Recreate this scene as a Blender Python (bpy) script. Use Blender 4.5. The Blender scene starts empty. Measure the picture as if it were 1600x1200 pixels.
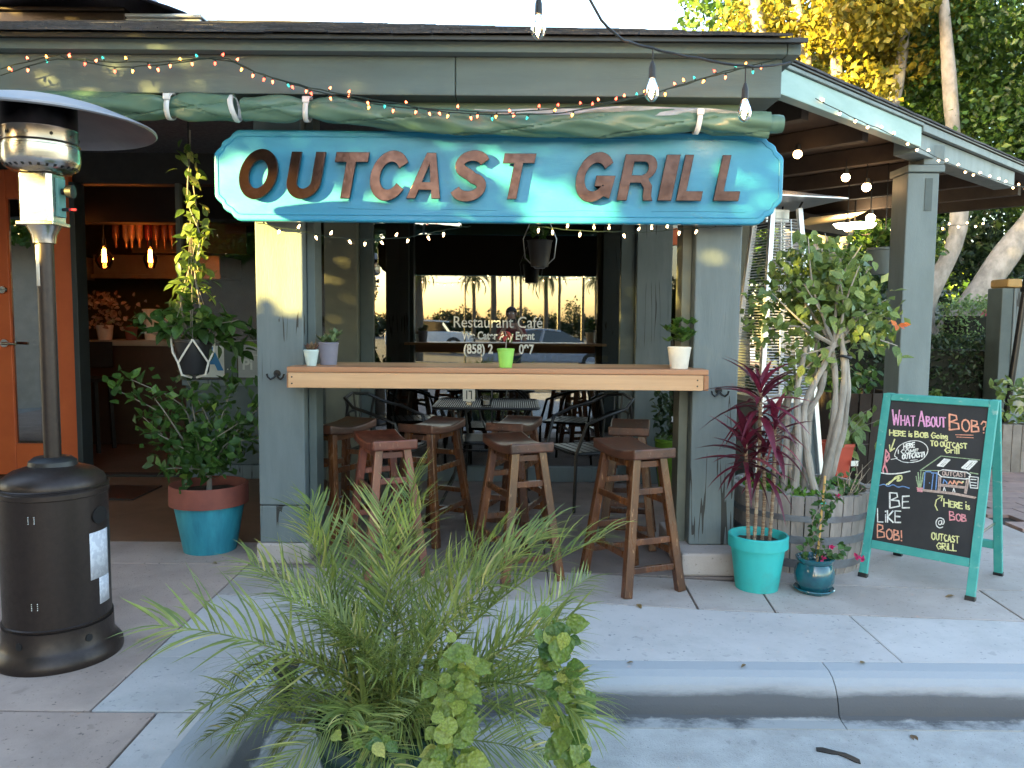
import bpy, math, random
import numpy as np
from mathutils import Vector, Matrix, Euler
R = math.radians
random.seed(7); rng = np.random.default_rng(7)
sc = bpy.context.scene
COL = sc.collection

# ------------------------------------------------------------------ camera, world, sun, exposure
cam = bpy.data.cameras.new("camera"); cam.lens = 28.125; cam.sensor_width = 36
cam.clip_start = 0.03; cam.clip_end = 2000
cam_o = bpy.data.objects.new("camera", cam); COL.objects.link(cam_o)
cam_o.matrix_world = Matrix.Translation((0, 0, 1.38)) @ Matrix.Rotation(math.pi/2 - math.atan(.08), 4, 'X') @ Matrix.Rotation(R(.45), 4, 'Z')
sc.camera = cam_o
SUN_EL, SUN_AZ = R(9), R(50)          # azimuth measured from -Y towards -X
s_dir = Vector((-math.sin(SUN_AZ)*math.cos(SUN_EL), -math.cos(SUN_AZ)*math.cos(SUN_EL), math.sin(SUN_EL)))
w = bpy.data.worlds.new("World"); sc.world = w; w.use_nodes = True
nt = w.node_tree; bg = nt.nodes['Background']
sky = nt.nodes.new('ShaderNodeTexSky'); sky.sky_type = 'NISHITA'; sky.sun_disc = False
sky.sun_elevation = SUN_EL; sky.sun_rotation = math.atan2(s_dir.x, s_dir.y)
sky.air_density = 1.0; sky.dust_density = 1.7; sky.ozone_density = 1.0
nt.links.new(sky.outputs[0], bg.inputs[0]); bg.inputs[1].default_value = .10
sun = bpy.data.lights.new("sun", 'SUN'); sun.energy = 3.0; sun.angle = R(.5); sun.color = (1.0, .72, .2)
sun_o = bpy.data.objects.new("sun", sun); COL.objects.link(sun_o)
sun_o.rotation_euler = s_dir.to_track_quat('Z', 'Y').to_euler()
sc.view_settings.view_transform = 'Standard'; sc.view_settings.look = 'None'
sc.view_settings.exposure = 3.92; sc.view_settings.gamma = 1; sc.view_settings.use_curve_mapping = False

# ------------------------------------------------------------------ materials
MATS = {}
def lin(c):
    return tuple(x for x in c) + (1,)
def mat(name, c1, c2=None, rough=.6, metal=0, scale=8, bump=0, bscale=60, stretch=(1,1,1), spec=.5, detail=6,
        rnd=.0, speck=0, speckcol=(.03,.03,.03), coat=0, contrast=(.35,.65), dirt=None, cracks=0, gum=0):
    if name in MATS: return MATS[name]
    m = bpy.data.materials.new(name); m.use_nodes = True; MATS[name] = m
    n = m.node_tree.nodes; l = m.node_tree.links; b = n['Principled BSDF']
    b.inputs['Roughness'].default_value = rough; b.inputs['Metallic'].default_value = metal
    b.inputs['Specular IOR Level'].default_value = spec
    if coat: b.inputs['Coat Weight'].default_value = coat; b.inputs['Coat Roughness'].default_value = .08
    if c2 is None: c2 = tuple(x*.82 for x in c1)
    tc = n.new('ShaderNodeTexCoord'); oi = n.new('ShaderNodeObjectInfo')
    add = n.new('ShaderNodeVectorMath'); add.operation = 'ADD'
    sc_ = n.new('ShaderNodeVectorMath'); sc_.operation = 'SCALE'; sc_.inputs['Scale'].default_value = 13.7
    comb = n.new('ShaderNodeCombineXYZ')
    for i in range(3): l.new(oi.outputs['Random'], comb.inputs[i])
    l.new(comb.outputs[0], sc_.inputs[0]); l.new(tc.outputs['Object'], add.inputs[0]); l.new(sc_.outputs[0], add.inputs[1])
    mp = n.new('ShaderNodeMapping'); mp.inputs['Scale'].default_value = stretch; l.new(add.outputs[0], mp.inputs[0])
    nz = n.new('ShaderNodeTexNoise'); nz.inputs['Scale'].default_value = scale; nz.inputs['Detail'].default_value = detail
    nz.inputs['Roughness'].default_value = .62
    l.new(mp.outputs[0], nz.inputs['Vector'])
    mr = n.new('ShaderNodeMapRange'); mr.inputs[1].default_value = contrast[0]; mr.inputs[2].default_value = contrast[1]
    l.new(nz.outputs[0], mr.inputs[0])
    mx = n.new('ShaderNodeMix'); mx.data_type = 'RGBA'
    mx.inputs[6].default_value = lin(c1); mx.inputs[7].default_value = lin(c2); l.new(mr.outputs[0], mx.inputs[0])
    out = mx.outputs[2]
    if speck:
        v = n.new('ShaderNodeTexNoise'); v.inputs['Scale'].default_value = speck; v.inputs['Detail'].default_value = 3
        l.new(mp.outputs[0], v.inputs['Vector'])
        m2 = n.new('ShaderNodeMapRange'); m2.inputs[1].default_value = .64; m2.inputs[2].default_value = .74; l.new(v.outputs[0], m2.inputs[0])
        x2 = n.new('ShaderNodeMix'); x2.data_type = 'RGBA'; l.new(m2.outputs[0], x2.inputs[0]); l.new(out, x2.inputs[6])
        x2.inputs[7].default_value = lin(speckcol); out = x2.outputs[2]
    if gum:
        v = n.new('ShaderNodeTexNoise'); v.inputs['Scale'].default_value = gum; v.inputs['Detail'].default_value = 1.5
        l.new(mp.outputs[0], v.inputs['Vector'])
        m2 = n.new('ShaderNodeMapRange'); m2.inputs[1].default_value = .70; m2.inputs[2].default_value = .735; m2.inputs[4].default_value = .3; l.new(v.outputs[0], m2.inputs[0])
        x2 = n.new('ShaderNodeMix'); x2.data_type = 'RGBA'; l.new(m2.outputs[0], x2.inputs[0]); l.new(out, x2.inputs[6])
        x2.inputs[7].default_value = lin(tuple(q*.45 for q in c2)); out = x2.outputs[2]
    if dirt:      # wide uneven stains of their own shape
        v = n.new('ShaderNodeTexNoise'); v.inputs['Scale'].default_value = dirt[1]; v.inputs['Detail'].default_value = 8; v.inputs['Roughness'].default_value = .7
        l.new(tc.outputs['Object'], v.inputs['Vector'])
        m2 = n.new('ShaderNodeMapRange'); m2.inputs[1].default_value = .5; m2.inputs[2].default_value = .72; m2.inputs[4].default_value = dirt[2]; l.new(v.outputs[0], m2.inputs[0])
        x2 = n.new('ShaderNodeMix'); x2.data_type = 'RGBA'; l.new(m2.outputs[0], x2.inputs[0]); l.new(out, x2.inputs[6])
        x2.inputs[7].default_value = lin(dirt[0]); out = x2.outputs[2]
    if rnd:
        hsv = n.new('ShaderNodeHueSaturation'); l.new(out, hsv.inputs['Color'])
        m3 = n.new('ShaderNodeMapRange'); m3.inputs[3].default_value = 1-rnd; m3.inputs[4].default_value = 1+rnd
        l.new(oi.outputs['Random'], m3.inputs[0]); l.new(m3.outputs[0], hsv.inputs['Value']); out = hsv.outputs[0]
    hsrc = None
    if cracks:
        mp2 = n.new('ShaderNodeMapping'); mp2.inputs['Scale'].default_value = (7, 7, .35); l.new(add.outputs[0], mp2.inputs[0])
        v = n.new('ShaderNodeTexNoise'); v.inputs['Scale'].default_value = 1.6; v.inputs['Detail'].default_value = 2.5
        l.new(mp2.outputs[0], v.inputs['Vector'])
        a = n.new('ShaderNodeMath'); a.operation = 'SUBTRACT'; a.inputs[1].default_value = .5; l.new(v.outputs[0], a.inputs[0])
        a2 = n.new('ShaderNodeMath'); a2.operation = 'ABSOLUTE'; l.new(a.outputs[0], a2.inputs[0])
        v3 = n.new('ShaderNodeTexNoise'); v3.inputs['Scale'].default_value = 2.2; l.new(add.outputs[0], v3.inputs['Vector'])
        m4 = n.new('ShaderNodeMapRange'); m4.inputs[1].default_value = .52; m4.inputs[2].default_value = .62; m4.inputs[3].default_value = 0; m4.inputs[4].default_value = .012*cracks
        l.new(v3.outputs[0], m4.inputs[0])
        lt = n.new('ShaderNodeMath'); lt.operation = 'LESS_THAN'; l.new(a2.outputs[0], lt.inputs[0]); l.new(m4.outputs[0], lt.inputs[1])
        x3 = n.new('ShaderNodeMix'); x3.data_type = 'RGBA'; l.new(lt.outputs[0], x3.inputs[0]); l.new(out, x3.inputs[6])
        x3.inputs[7].default_value = (.025, .025, .022, 1); out = x3.outputs[2]
    l.new(out, b.inputs['Base Color'])
    if bump:
        nb = n.new('ShaderNodeTexNoise'); nb.inputs['Scale'].default_value = bscale; nb.inputs['Detail'].default_value = 8
        l.new(mp.outputs[0], nb.inputs['Vector'])
        bp = n.new('ShaderNodeBump'); bp.inputs['Strength'].default_value = bump; bp.inputs['Distance'].default_value = .006
        l.new(nb.outputs[0], bp.inputs['Height']); l.new(bp.outputs[0], b.inputs['Normal'])
        rr = n.new('ShaderNodeMapRange'); rr.inputs[3].default_value = max(.02, rough-.1); rr.inputs[4].default_value = min(1, rough+.15)
        l.new(nz.outputs[0], rr.inputs[0]); l.new(rr.outputs[0], b.inputs['Roughness'])
    return m
def leafmat(name, c1, c2, c3=None, rough=.42, trans=.35, bump=0, ns=9, nv=(.6,1.4)):
    if name in MATS: return MATS[name]
    m = bpy.data.materials.new(name); m.use_nodes = True; MATS[name] = m
    n = m.node_tree.nodes; l = m.node_tree.links; b = n['Principled BSDF']; o = n['Material Output']
    g = n.new('ShaderNodeNewGeometry'); oi = n.new('ShaderNodeObjectInfo')
    ad = n.new('ShaderNodeMath'); ad.operation = 'ADD'; l.new(g.outputs['Random Per Island'], ad.inputs[0]); l.new(oi.outputs['Random'], ad.inputs[1])
    fr = n.new('ShaderNodeMath'); fr.operation = 'FRACT'; l.new(ad.outputs[0], fr.inputs[0])
    rp = n.new('ShaderNodeValToRGB'); l.new(fr.outputs[0], rp.inputs[0])
    rp.color_ramp.elements[0].color = lin(c1); rp.color_ramp.elements[1].color = lin(c2)
    if c3 is not None:
        e = rp.color_ramp.elements.new(.93); e.color = lin(c2); rp.color_ramp.elements[-1].color = lin(c3)
    tc = n.new('ShaderNodeTexCoord'); nz = n.new('ShaderNodeTexNoise'); nz.inputs['Scale'].default_value = ns; nz.inputs['Detail'].default_value = 4
    l.new(tc.outputs['Object'], nz.inputs['Vector'])
    hs = n.new('ShaderNodeHueSaturation'); mr = n.new('ShaderNodeMapRange'); mr.inputs[1].default_value = .25; mr.inputs[2].default_value = .75; mr.inputs[3].default_value = nv[0]; mr.inputs[4].default_value = nv[1]
    l.new(nz.outputs[0], mr.inputs[0]); l.new(mr.outputs[0], hs.inputs['Value']); l.new(rp.outputs[0], hs.inputs['Color'])
    l.new(hs.outputs[0], b.inputs['Base Color']); b.inputs['Roughness'].default_value = rough
    if bump:
        nb = n.new('ShaderNodeTexVoronoi'); nb.inputs['Scale'].default_value = 5; l.new(tc.outputs['Object'], nb.inputs['Vector'])
        bp = n.new('ShaderNodeBump'); bp.inputs['Strength'].default_value = bump; bp.inputs['Distance'].default_value = .12; l.new(nb.outputs['Distance'], bp.inputs['Height']); l.new(bp.outputs[0], b.inputs['Normal'])
    t = n.new('ShaderNodeBsdfTranslucent'); l.new(hs.outputs[0], t.inputs[0])
    mx = n.new('ShaderNodeMixShader'); mx.inputs[0].default_value = trans
    l.new(b.outputs[0], mx.inputs[1]); l.new(t.outputs[0], mx.inputs[2]); l.new(mx.outputs[0], o.inputs[0])
    return m
def emit(name, c, s):
    if name in MATS: return MATS[name]
    m = bpy.data.materials.new(name); m.use_nodes = True; MATS[name] = m
    b = m.node_tree.nodes['Principled BSDF']
    b.inputs['Base Color'].default_value = lin(c); b.inputs['Emission Color'].default_value = lin(c); b.inputs['Emission Strength'].default_value = s
    b.inputs['Roughness'].default_value = .3
    return m
def glassmat(name, tint, refl):
    m = bpy.data.materials.new(name); m.use_nodes = True; MATS[name] = m
    n = m.node_tree.nodes; l = m.node_tree.links; o = n['Material Output']
    t = n.new('ShaderNodeBsdfTransparent'); t.inputs[0].default_value = lin(tint)
    g = n.new('ShaderNodeBsdfGlossy'); g.inputs['Roughness'].default_value = .012; g.inputs[0].default_value = (.98, .98, .98, 1)
    fr = n.new('ShaderNodeFresnel'); fr.inputs[0].default_value = 1.5
    mr = n.new('ShaderNodeMapRange'); mr.inputs[1].default_value = .04; mr.inputs[3].default_value = refl; l.new(fr.outputs[0], mr.inputs[0])
    mx = n.new('ShaderNodeMixShader'); l.new(mr.outputs[0], mx.inputs[0]); l.new(t.outputs[0], mx.inputs[1]); l.new(g.outputs[0], mx.inputs[2])
    l.new(mx.outputs[0], o.inputs[0]); return m

GREY = mat('sage_grey_paint', (.135,.165,.172), (.11,.137,.142), rough=.55, scale=3, bump=.25, bscale=30, stretch=(4,4,.6), cracks=1, dirt=((.08,.1,.095), 3, .35))
BEAM = mat('sage_grey_beam_paint', (.094,.138,.142), (.082,.12,.124), rough=.6, scale=2, bump=.2, bscale=30, stretch=(.5,4,4), dirt=((.08,.095,.085), 2, .4))
OLIVE = mat('olive_grey_paint', (.14,.145,.11), (.11,.115,.09), rough=.6, scale=3, bump=.15)
TRIMDK = mat('dark_grey_green_trim', (.075,.1,.1), (.055,.075,.075), rough=.5, scale=4, bump=.1)
MINT = mat('pale_mint_board', (.27,.40,.37), (.23,.35,.32), rough=.5, scale=3, bump=.1, stretch=(1,1,4))  # paler and greener than the grey boards that continue the eave
WINGB = mat('blue_grey_paint', (.155,.195,.2), (.13,.165,.17), rough=.55, scale=3, bump=.2, stretch=(3,3,.7), dirt=((.12,.15,.14), 3, .4))
SOFFIT = mat('brown_soffit_board', (.05,.035,.026), (.035,.025,.02), rough=.75, scale=5, bump=.2, rnd=.15)
DARKW = mat('dark_timber', (.02,.016,.013), (.03,.025,.02), rough=.7)
SHING = mat('asphalt_shingle', (.085,.08,.085), (.05,.048,.052), rough=.95, scale=30, bump=.8, bscale=200, rnd=.35)
BLUE = mat('turquoise_sign_paint', (.025,.25,.42), (.022,.22,.37), rough=.38, scale=3, bump=.15, bscale=25, stretch=(1,1,4), dirt=((.04,.3,.42), 4, .5))
BRONZE = mat('polished_bronze_letter', (.07,.036,.03), (.04,.019,.016), rough=.11, metal=.85, scale=20, bump=.08, bscale=40)
BLK = mat('black_edge', (.012,.012,.013), rough=.4)
BARW = mat('golden_pine', (.62,.37,.2), (.5,.27,.13), rough=.42, scale=2.2, bump=.12, bscale=8, stretch=(.5,12,12), contrast=(.3,.7), detail=9)
BARE = mat('pine_end', (.4,.19,.09), (.3,.13,.06), rough=.5, scale=6, stretch=(6,1,6))
STOOL = mat('walnut_stool_wood', (.165,.06,.02), (.06,.021,.009), rough=.26, scale=5, bump=.1, bscale=20, stretch=(3,3,.7), rnd=.25, contrast=(.3,.62), speck=22, speckcol=(.35,.19,.1), coat=.25)
STOOLR = mat('reddish_stool_wood', (.2,.055,.03), (.1,.026,.015), rough=.36, scale=5, bump=.1, bscale=20, stretch=(3,3,.7), rnd=.2, speck=25, speckcol=(.3,.14,.09), coat=.25)
SEATD = mat('dark_stool_seat', (.045,.022,.016), (.12,.045,.025), rough=.36, scale=3, bump=.1, bscale=15, stretch=(1,5,5), speck=14, speckcol=(.2,.13,.1), coat=.15)
CONC = mat('pale_blue_concrete', (.5,.465,.455), (.43,.40,.395), rough=.9, scale=2.5, bump=.35, bscale=120, speck=45, speckcol=(.25,.25,.26), dirt=((.29,.285,.28), 1.3, .7), gum=15)
CONCP = mat('pinkish_concrete', (.45,.34,.29), (.37,.275,.235), rough=.9, scale=3, bump=.35, bscale=120, speck=60, speckcol=(.14,.11,.1), dirt=((.23,.18,.16), 1.1, .7), gum=14)
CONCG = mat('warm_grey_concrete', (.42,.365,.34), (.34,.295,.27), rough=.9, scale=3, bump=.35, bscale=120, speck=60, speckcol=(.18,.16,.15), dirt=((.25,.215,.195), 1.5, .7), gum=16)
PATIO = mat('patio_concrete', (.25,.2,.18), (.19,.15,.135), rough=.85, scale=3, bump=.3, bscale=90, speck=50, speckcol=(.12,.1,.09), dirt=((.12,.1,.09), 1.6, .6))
BROWNF = mat('brown_stained_floor', (.2,.115,.07), (.15,.085,.05), rough=.55, scale=2, bump=.1, bscale=60, dirt=((.09,.055,.035), 2, .5))
JOINT = mat('joint_dirt', (.045,.04,.035), rough=1)
ROADM = mat('gutter_concrete', (.42,.41,.40), (.33,.32,.31), rough=.95, scale=9, bump=.6, bscale=160, speck=130, speckcol=(.12,.12,.12), dirt=((.24,.235,.225), 1.2, .7), gum=18)
BROWNMET = mat('bronze_hammered_metal', (.045,.032,.028), (.035,.025,.022), rough=.36, metal=.6, scale=40, bump=.12, bscale=300, spec=.6)
STEEL = mat('stainless_steel', (.62,.6,.56), (.45,.42,.38), rough=.22, metal=1, scale=5, bump=.05, bscale=10, stretch=(1,1,6))
STEELD = mat('heat_stained_steel', (.09,.08,.075), (.03,.028,.027), rough=.35, metal=.9, scale=5, bump=.1, bscale=12)
ALU = mat('aluminium', (.7,.7,.72), (.6,.6,.62), rough=.35, metal=.75)
ORANGE = mat('orange_door_paint', (.66,.13,.03), (.58,.105,.025), rough=.45, scale=3, bump=.1)
TERRA = mat('terracotta_red', (.26,.07,.045), (.2,.055,.04), rough=.7, scale=8, bump=.2)
TURQP = mat('turquoise_brushed_pot', (.04,.33,.42), (.02,.2,.28), rough=.5, scale=4, bump=.2, stretch=(5,5,.7), contrast=(.3,.7), detail=8)
TURQ = mat('bright_turquoise_paint', (.03,.44,.42), (.025,.38,.37), rough=.55, scale=3, bump=.1, dirt=((.06,.2,.19), 4, .6), speck=18, speckcol=(.1,.3,.28))
TEALG = mat('teal_glaze', (.012,.12,.15), (.01,.06,.09), rough=.08, scale=7, bump=.15, bscale=14, coat=.8)
SOIL = mat('potting_soil', (.035,.024,.016), (.06,.04,.025), rough=1, scale=40, bump=1, bscale=80)
BLKPL = mat('black_plastic', (.014,.014,.016), rough=.45)
ROPE = mat('white_rope', (.75,.7,.62), rough=.8, scale=60, bump=.5, bscale=200)
WHITEP = mat('white_pot', (.78,.72,.62), rough=.45); LIME = mat('lime_pot', (.3,.6,.1), (.26,.54,.09), rough=.4)
MAUVE = mat('mauve_grey_pot', (.2,.19,.24), rough=.6); PALEBL = mat('pale_blue_pot', (.5,.6,.58), rough=.5)
TARP = mat('green_vinyl_tarp', (.09,.17,.125), (.07,.14,.10), rough=.34, scale=3, bump=.45, bscale=9, stretch=(.6,3,3))
CLEAR = mat('clear_vinyl_sheet', (.45,.47,.5), (.3,.33,.36), rough=.12, scale=6, bump=.9, bscale=12)
STRAP = mat('white_strap', (.75,.75,.75), rough=.6)
WIREG = mat('dark_green_wire', (.015,.03,.022), rough=.6); WIREB = mat('black_wire', (.012,.012,.014), rough=.5)
BARK = mat('grey_bark', (.3,.26,.22), (.19,.165,.14), rough=.9, scale=8, bump=.7, bscale=25, stretch=(1,1,.5))
BARKP = mat('pale_ficus_bark', (.38,.34,.3), (.2,.18,.155), rough=.85, scale=7, bump=.6, bscale=25, stretch=(1,1,.6))
STAVE = mat('weathered_oak_stave', (.36,.32,.3), (.18,.16,.145), rough=.85, scale=3, bump=.6, bscale=12, stretch=(4,4,.8), rnd=.25, contrast=(.3,.65))
HOOP = mat('zinc_hoop', (.2,.22,.25), (.14,.13,.14), rough=.6, metal=.5, scale=8, bump=.2)
TEALF = mat('teal_board_frame', (.03,.27,.25), (.06,.32,.29), rough=.6, scale=12, bump=.3, bscale=30, speck=30, speckcol=(.2,.36,.33))
SLATE = mat('chalkboard', (.014,.015,.018), (.024,.025,.028), rough=.75, scale=6)
BLKIRON = mat('black_iron', (.012,.012,.013), rough=.35, metal=.3)
BAMB = mat('bamboo_stake', (.62,.38,.13), (.5,.28,.09), rough=.5)
STUCCO = mat('warm_stucco', (.42,.36,.3), rough=.9, scale=5, bump=.4)
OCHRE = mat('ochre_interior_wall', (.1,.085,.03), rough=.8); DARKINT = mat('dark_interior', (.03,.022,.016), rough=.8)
HOODM = mat('hood_metal', (.42,.38,.32), rough=.4, metal=.6)
GLASS = glassmat('tinted_window_glass', (.42,.42,.4), .24); GLASS2 = glassmat('clear_glass', (.8,.8,.8), .045)
BULBG = glassmat('bulb_glass', (1,.93,.8), .08); AMBERG = glassmat('amber_glass', (1,.62,.3), .06)
FIL = emit('warm_filament', (1, .62, .3), 14); FILD = emit('deep_filament', (1, .42, .1), 9)
WARM = emit('warm_mini_bulb', (1, .6, .28), 1.6)
XM = [emit('red_mini_bulb', (1,.06,.03), .9), emit('teal_mini_bulb', (.02,.35,.28), .35), emit('amber_mini_bulb', (1,.3,.04), 1.3), emit('pink_orange_mini_bulb', (1,.14,.05), 1.0)]

# ------------------------------------------------------------------ mesh builder
class MB:
    def __init__(s): s.v = []; s.f = []; s.sm = []
    def add(s, vs, fs, smooth=False):
        b = len(s.v); s.v += [tuple(p) for p in vs]
        for f in fs: s.f.append(tuple(b+i for i in f)); s.sm.append(smooth)
        return s
    def box(s, x0, x1, y0, y1, z0, z1, M=None):
        vs = [Vector((x, y, z)) for z in (z0, z1) for y in (y0, y1) for x in (x0, x1)]
        if M is not None: vs = [M @ v for v in vs]
        return s.add(vs, [(0,2,3,1), (4,5,7,6), (0,1,5,4), (2,6,7,3), (0,4,6,2), (1,3,7,5)])
    def beam(s, a, b, w, h, up=(0,0,1), w2=None, h2=None):
        a = Vector(a); b = Vector(b); d = (b-a).normalized(); u = Vector(up)
        x = d.cross(u); x = x.normalized() if x.length > 1e-4 else Vector((1,0,0)); y = x.cross(d).normalized()
        w2 = w2 or w; h2 = h2 or h; vs = []
        for p, ww, hh in ((a, w, h), (b, w2, h2)):
            for sx, sy in ((-1,-1), (1,-1), (1,1), (-1,1)): vs.append(p + x*sx*ww/2 + y*sy*hh/2)
        return s.add(vs, [(3,2,1,0), (4,5,6,7), (0,1,5,4), (1,2,6,5), (2,3,7,6), (3,0,4,7)])
    def tube(s, pts, r, n=8, caps=True, closed=False):
        pts = [Vector(p) for p in pts]; k = len(pts)
        if not hasattr(r, '__len__'): r = [r]*k
        b = []; prev = None
        for i, p in enumerate(pts):
            if closed: d = pts[(i+1) % k] - pts[i-1]
            else: d = pts[min(i+1, k-1)] - pts[max(i-1, 0)]
            d = d.normalized() if d.length > 1e-9 else Vector((0,0,1))
            if prev is None:
                x = d.cross(Vector((0,0,1)));
                if x.length < .05: x = d.cross(Vector((1,0,0)))
            else: x = prev - d*prev.dot(d)
            x.normalize(); prev = x; y = d.cross(x)
            for j in range(n):
                a = 2*math.pi*j/n; b.append(p + (x*math.cos(a) + y*math.sin(a))*r[i])
        fs = []
        for i in range(k if closed else k-1):
            for j in range(n):
                i2 = (i+1) % k; fs.append((i*n+j, i*n+(j+1) % n, i2*n+(j+1) % n, i2*n+j))
        s.add(b, fs, True)
        if caps and not closed:
            s.add([b[j] for j in range(n)], [tuple(range(n-1, -1, -1))]); s.add([b[(k-1)*n+j] for j in range(n)], [tuple(range(n))])
        return s
    def lathe(s, prof, n=32, c=(0,0,0), a0=0, a1=2*math.pi, smooth=True, sx=1, sy=1):
        full = abs(a1-a0-2*math.pi) < 1e-6; m = n if full else n+1; vs = []
        for i in range(m):
            a = a0 + (a1-a0)*i/n
            for (r, z) in prof: vs.append((c[0]+r*math.cos(a)*sx, c[1]+r*math.sin(a)*sy, c[2]+z))
        k = len(prof); fs = []
        for i in range(n):
            i2 = (i+1) % m
            for j in range(k-1): fs.append((i*k+j, i2*k+j, i2*k+j+1, i*k+j+1))
        return s.add(vs, fs, smooth)
    def sph(s, c, r, n=10, m=6, sz=1):
        return s.lathe([(max(1e-4, r*math.sin(math.pi*j/m)), -r*sz*math.cos(math.pi*j/m)) for j in range(m+1)], n, c)
    def prism(s, poly, z0, z1):
        k = len(poly); vs = [(x, y, z0) for x, y in poly] + [(x, y, z1) for x, y in poly]
        return s.add(vs, [tuple(range(k-1, -1, -1)), tuple(range(k, 2*k))] + [(i, (i+1) % k, k+(i+1) % k, k+i) for i in range(k)])
    def mesh(s, name, m):
        me = bpy.data.meshes.new(name); me.from_pydata(s.v, [], s.f)
        me.polygons.foreach_set('use_smooth', s.sm); me.update()
        if any(s.sm): me.set_sharp_from_angle(angle=R(38))
        me.materials.append(m); return me
    def build(s, name, m, parent=None, bevel=0, kind=None, label=None, loc=None, seg=2):
        o = link(name, s.mesh(name, m), parent, kind, label)
        if loc is not None: o.location = loc
        if bevel:
            b = o.modifiers.new('bevel', 'BEVEL'); b.width = bevel; b.segments = seg; b.limit_method = 'ANGLE'; b.harden_normals = False
        return o
def link(name, data, parent=None, kind=None, label=None, M=None):
    o = bpy.data.objects.new(name, data); COL.objects.link(o)
    if parent is not None: o.parent = parent
    if kind: o['kind'] = kind
    if label: o['label'] = label
    if M is not None: o.matrix_local = M
    return o
def tag(o, label, cat, group=None):
    o['label'] = label; o['category'] = cat
    if group: o['group'] = group
    return o
def thing(name, label, cat, loc=(0,0,0), rz=0, group=None):
    o = bpy.data.objects.new(name, None); COL.objects.link(o); o.empty_display_size = .1
    o.location = loc; o.rotation_euler = (0, 0, rz); return tag(o, label, cat, group)
def copy_tree(o, parent=None):
    c = o.copy(); COL.objects.link(c)
    if parent is not None: c.parent = parent
    for ch in o.children: copy_tree(ch, c)
    return c
def bx(name, m, parent, x0, x1, y0, y1, z0, z1, bevel=.004, kind=None, label=None):
    return MB().box(x0, x1, y0, y1, z0, z1).build(name, m, parent, bevel, kind, label)
def facing(d, nrm):           # matrix whose Y axis runs along d and whose Z axis is close to nrm
    d = Vector(d).normalized(); n = Vector(nrm); x = d.cross(n)
    if x.length < 1e-4: x = d.cross(Vector((1, .3, .2)))
    x.normalize(); z = x.cross(d)
    return Matrix((x, d, z)).transposed().to_4x4()
def leaf_mesh(name, m, L=1, W=.5, fold=.12, droop=.15, n=4, tip=1.0, wave=0):
    ts = [0] + [(i+1)/(n+1) for i in range(n)] + [1]; vs = []; fs = []
    for t in ts:
        wd = W/2*math.sin(math.pi*min(1, t**.8*tip)) if 0 < t < 1 else 0
        z = -droop*t*t+wave*math.sin(t*17)
        if 0 < t < 1: vs += [(-wd, t*L, z+fold*wd*2+wave*math.sin(t*23)), (0, t*L, z), (wd, t*L, z+fold*wd*2-wave*math.sin(t*19+1))]
        else: vs.append((0, t*L, z))
    # first vertex, rows of three, last vertex
    fs += [(0, 2, 1), (0, 3, 2)]
    for i in range(n-1):
        a = 1+3*i; fs += [(a, a+1, a+4, a+3), (a+1, a+2, a+5, a+4)]
    a = 1+3*(n-1); e = len(vs)-1; fs += [(a, a+1, e), (a+1, a+2, e)]
    me = bpy.data.meshes.new(name); me.from_pydata(vs, [], fs); me.polygons.foreach_set('use_smooth', [True]*len(fs)); me.materials.append(m)
    return me
def leaf_cloud(name, m, pts, size, parent=None, kind='stuff', nbias=(0,0,.6), asp=.55, hang=.3):
    """many small folded leaves as one mesh"""
    pts = np.asarray(pts, float); N = len(pts)
    d = rng.normal(size=(N, 3)); d[:, 2] -= hang*1.5; d /= np.linalg.norm(d, axis=1)[:, None]
    nn = rng.normal(size=(N, 3))+np.array(nbias); x = np.cross(d, nn); x /= np.linalg.norm(x, axis=1)[:, None]; z = np.cross(x, d)
    s = (size*rng.uniform(.65, 1.25, N))[:, None]
    A = pts; B = pts+d*s*.5+x*s*asp*.5+z*s*.1; C_ = pts+d*s-z*s*.08; D = pts+d*s*.5-x*s*asp*.5+z*s*.1
    V = np.stack([A, B, C_, D], 1).reshape(-1, 3)
    F = np.arange(N*4).reshape(N, 4); F = np.concatenate([F[:, [0, 1, 2]], F[:, [0, 2, 3]]])
    me = bpy.data.meshes.new(name); me.vertices.add(len(V)); me.vertices.foreach_set('co', V.ravel())
    me.loops.add(len(F)*3); me.loops.foreach_set('vertex_index', F.ravel().astype(np.int32))
    me.polygons.add(len(F)); me.polygons.foreach_set('loop_start', np.arange(0, len(F)*3, 3, dtype=np.int32))
    me.polygons.foreach_set('loop_total', np.full(len(F), 3, dtype=np.int32)); me.update(calc_edges=True); me.materials.append(m)
    return link(name, me, parent, kind)
def blob_pts(c, r, n, shell=.35):
    u = rng.normal(size=(n, 3)); u /= np.linalg.norm(u, axis=1)[:, None]
    q = rng.uniform(shell, 1, n)**(1/2.); return np.array(c)+u*q[:, None]*np.array(r)
def leaves_at(parent, meshes, spec, name='leaf'):
    for (p, d, nrm, s) in spec:
        M = Matrix.Translation(p) @ facing(d, nrm) @ Matrix.Scale(s, 4)
        link(name, random.choice(meshes), parent, M=M)
def rv(a=1): return Vector((random.uniform(-a, a), random.uniform(-a, a), random.uniform(-a, a)))
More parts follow.
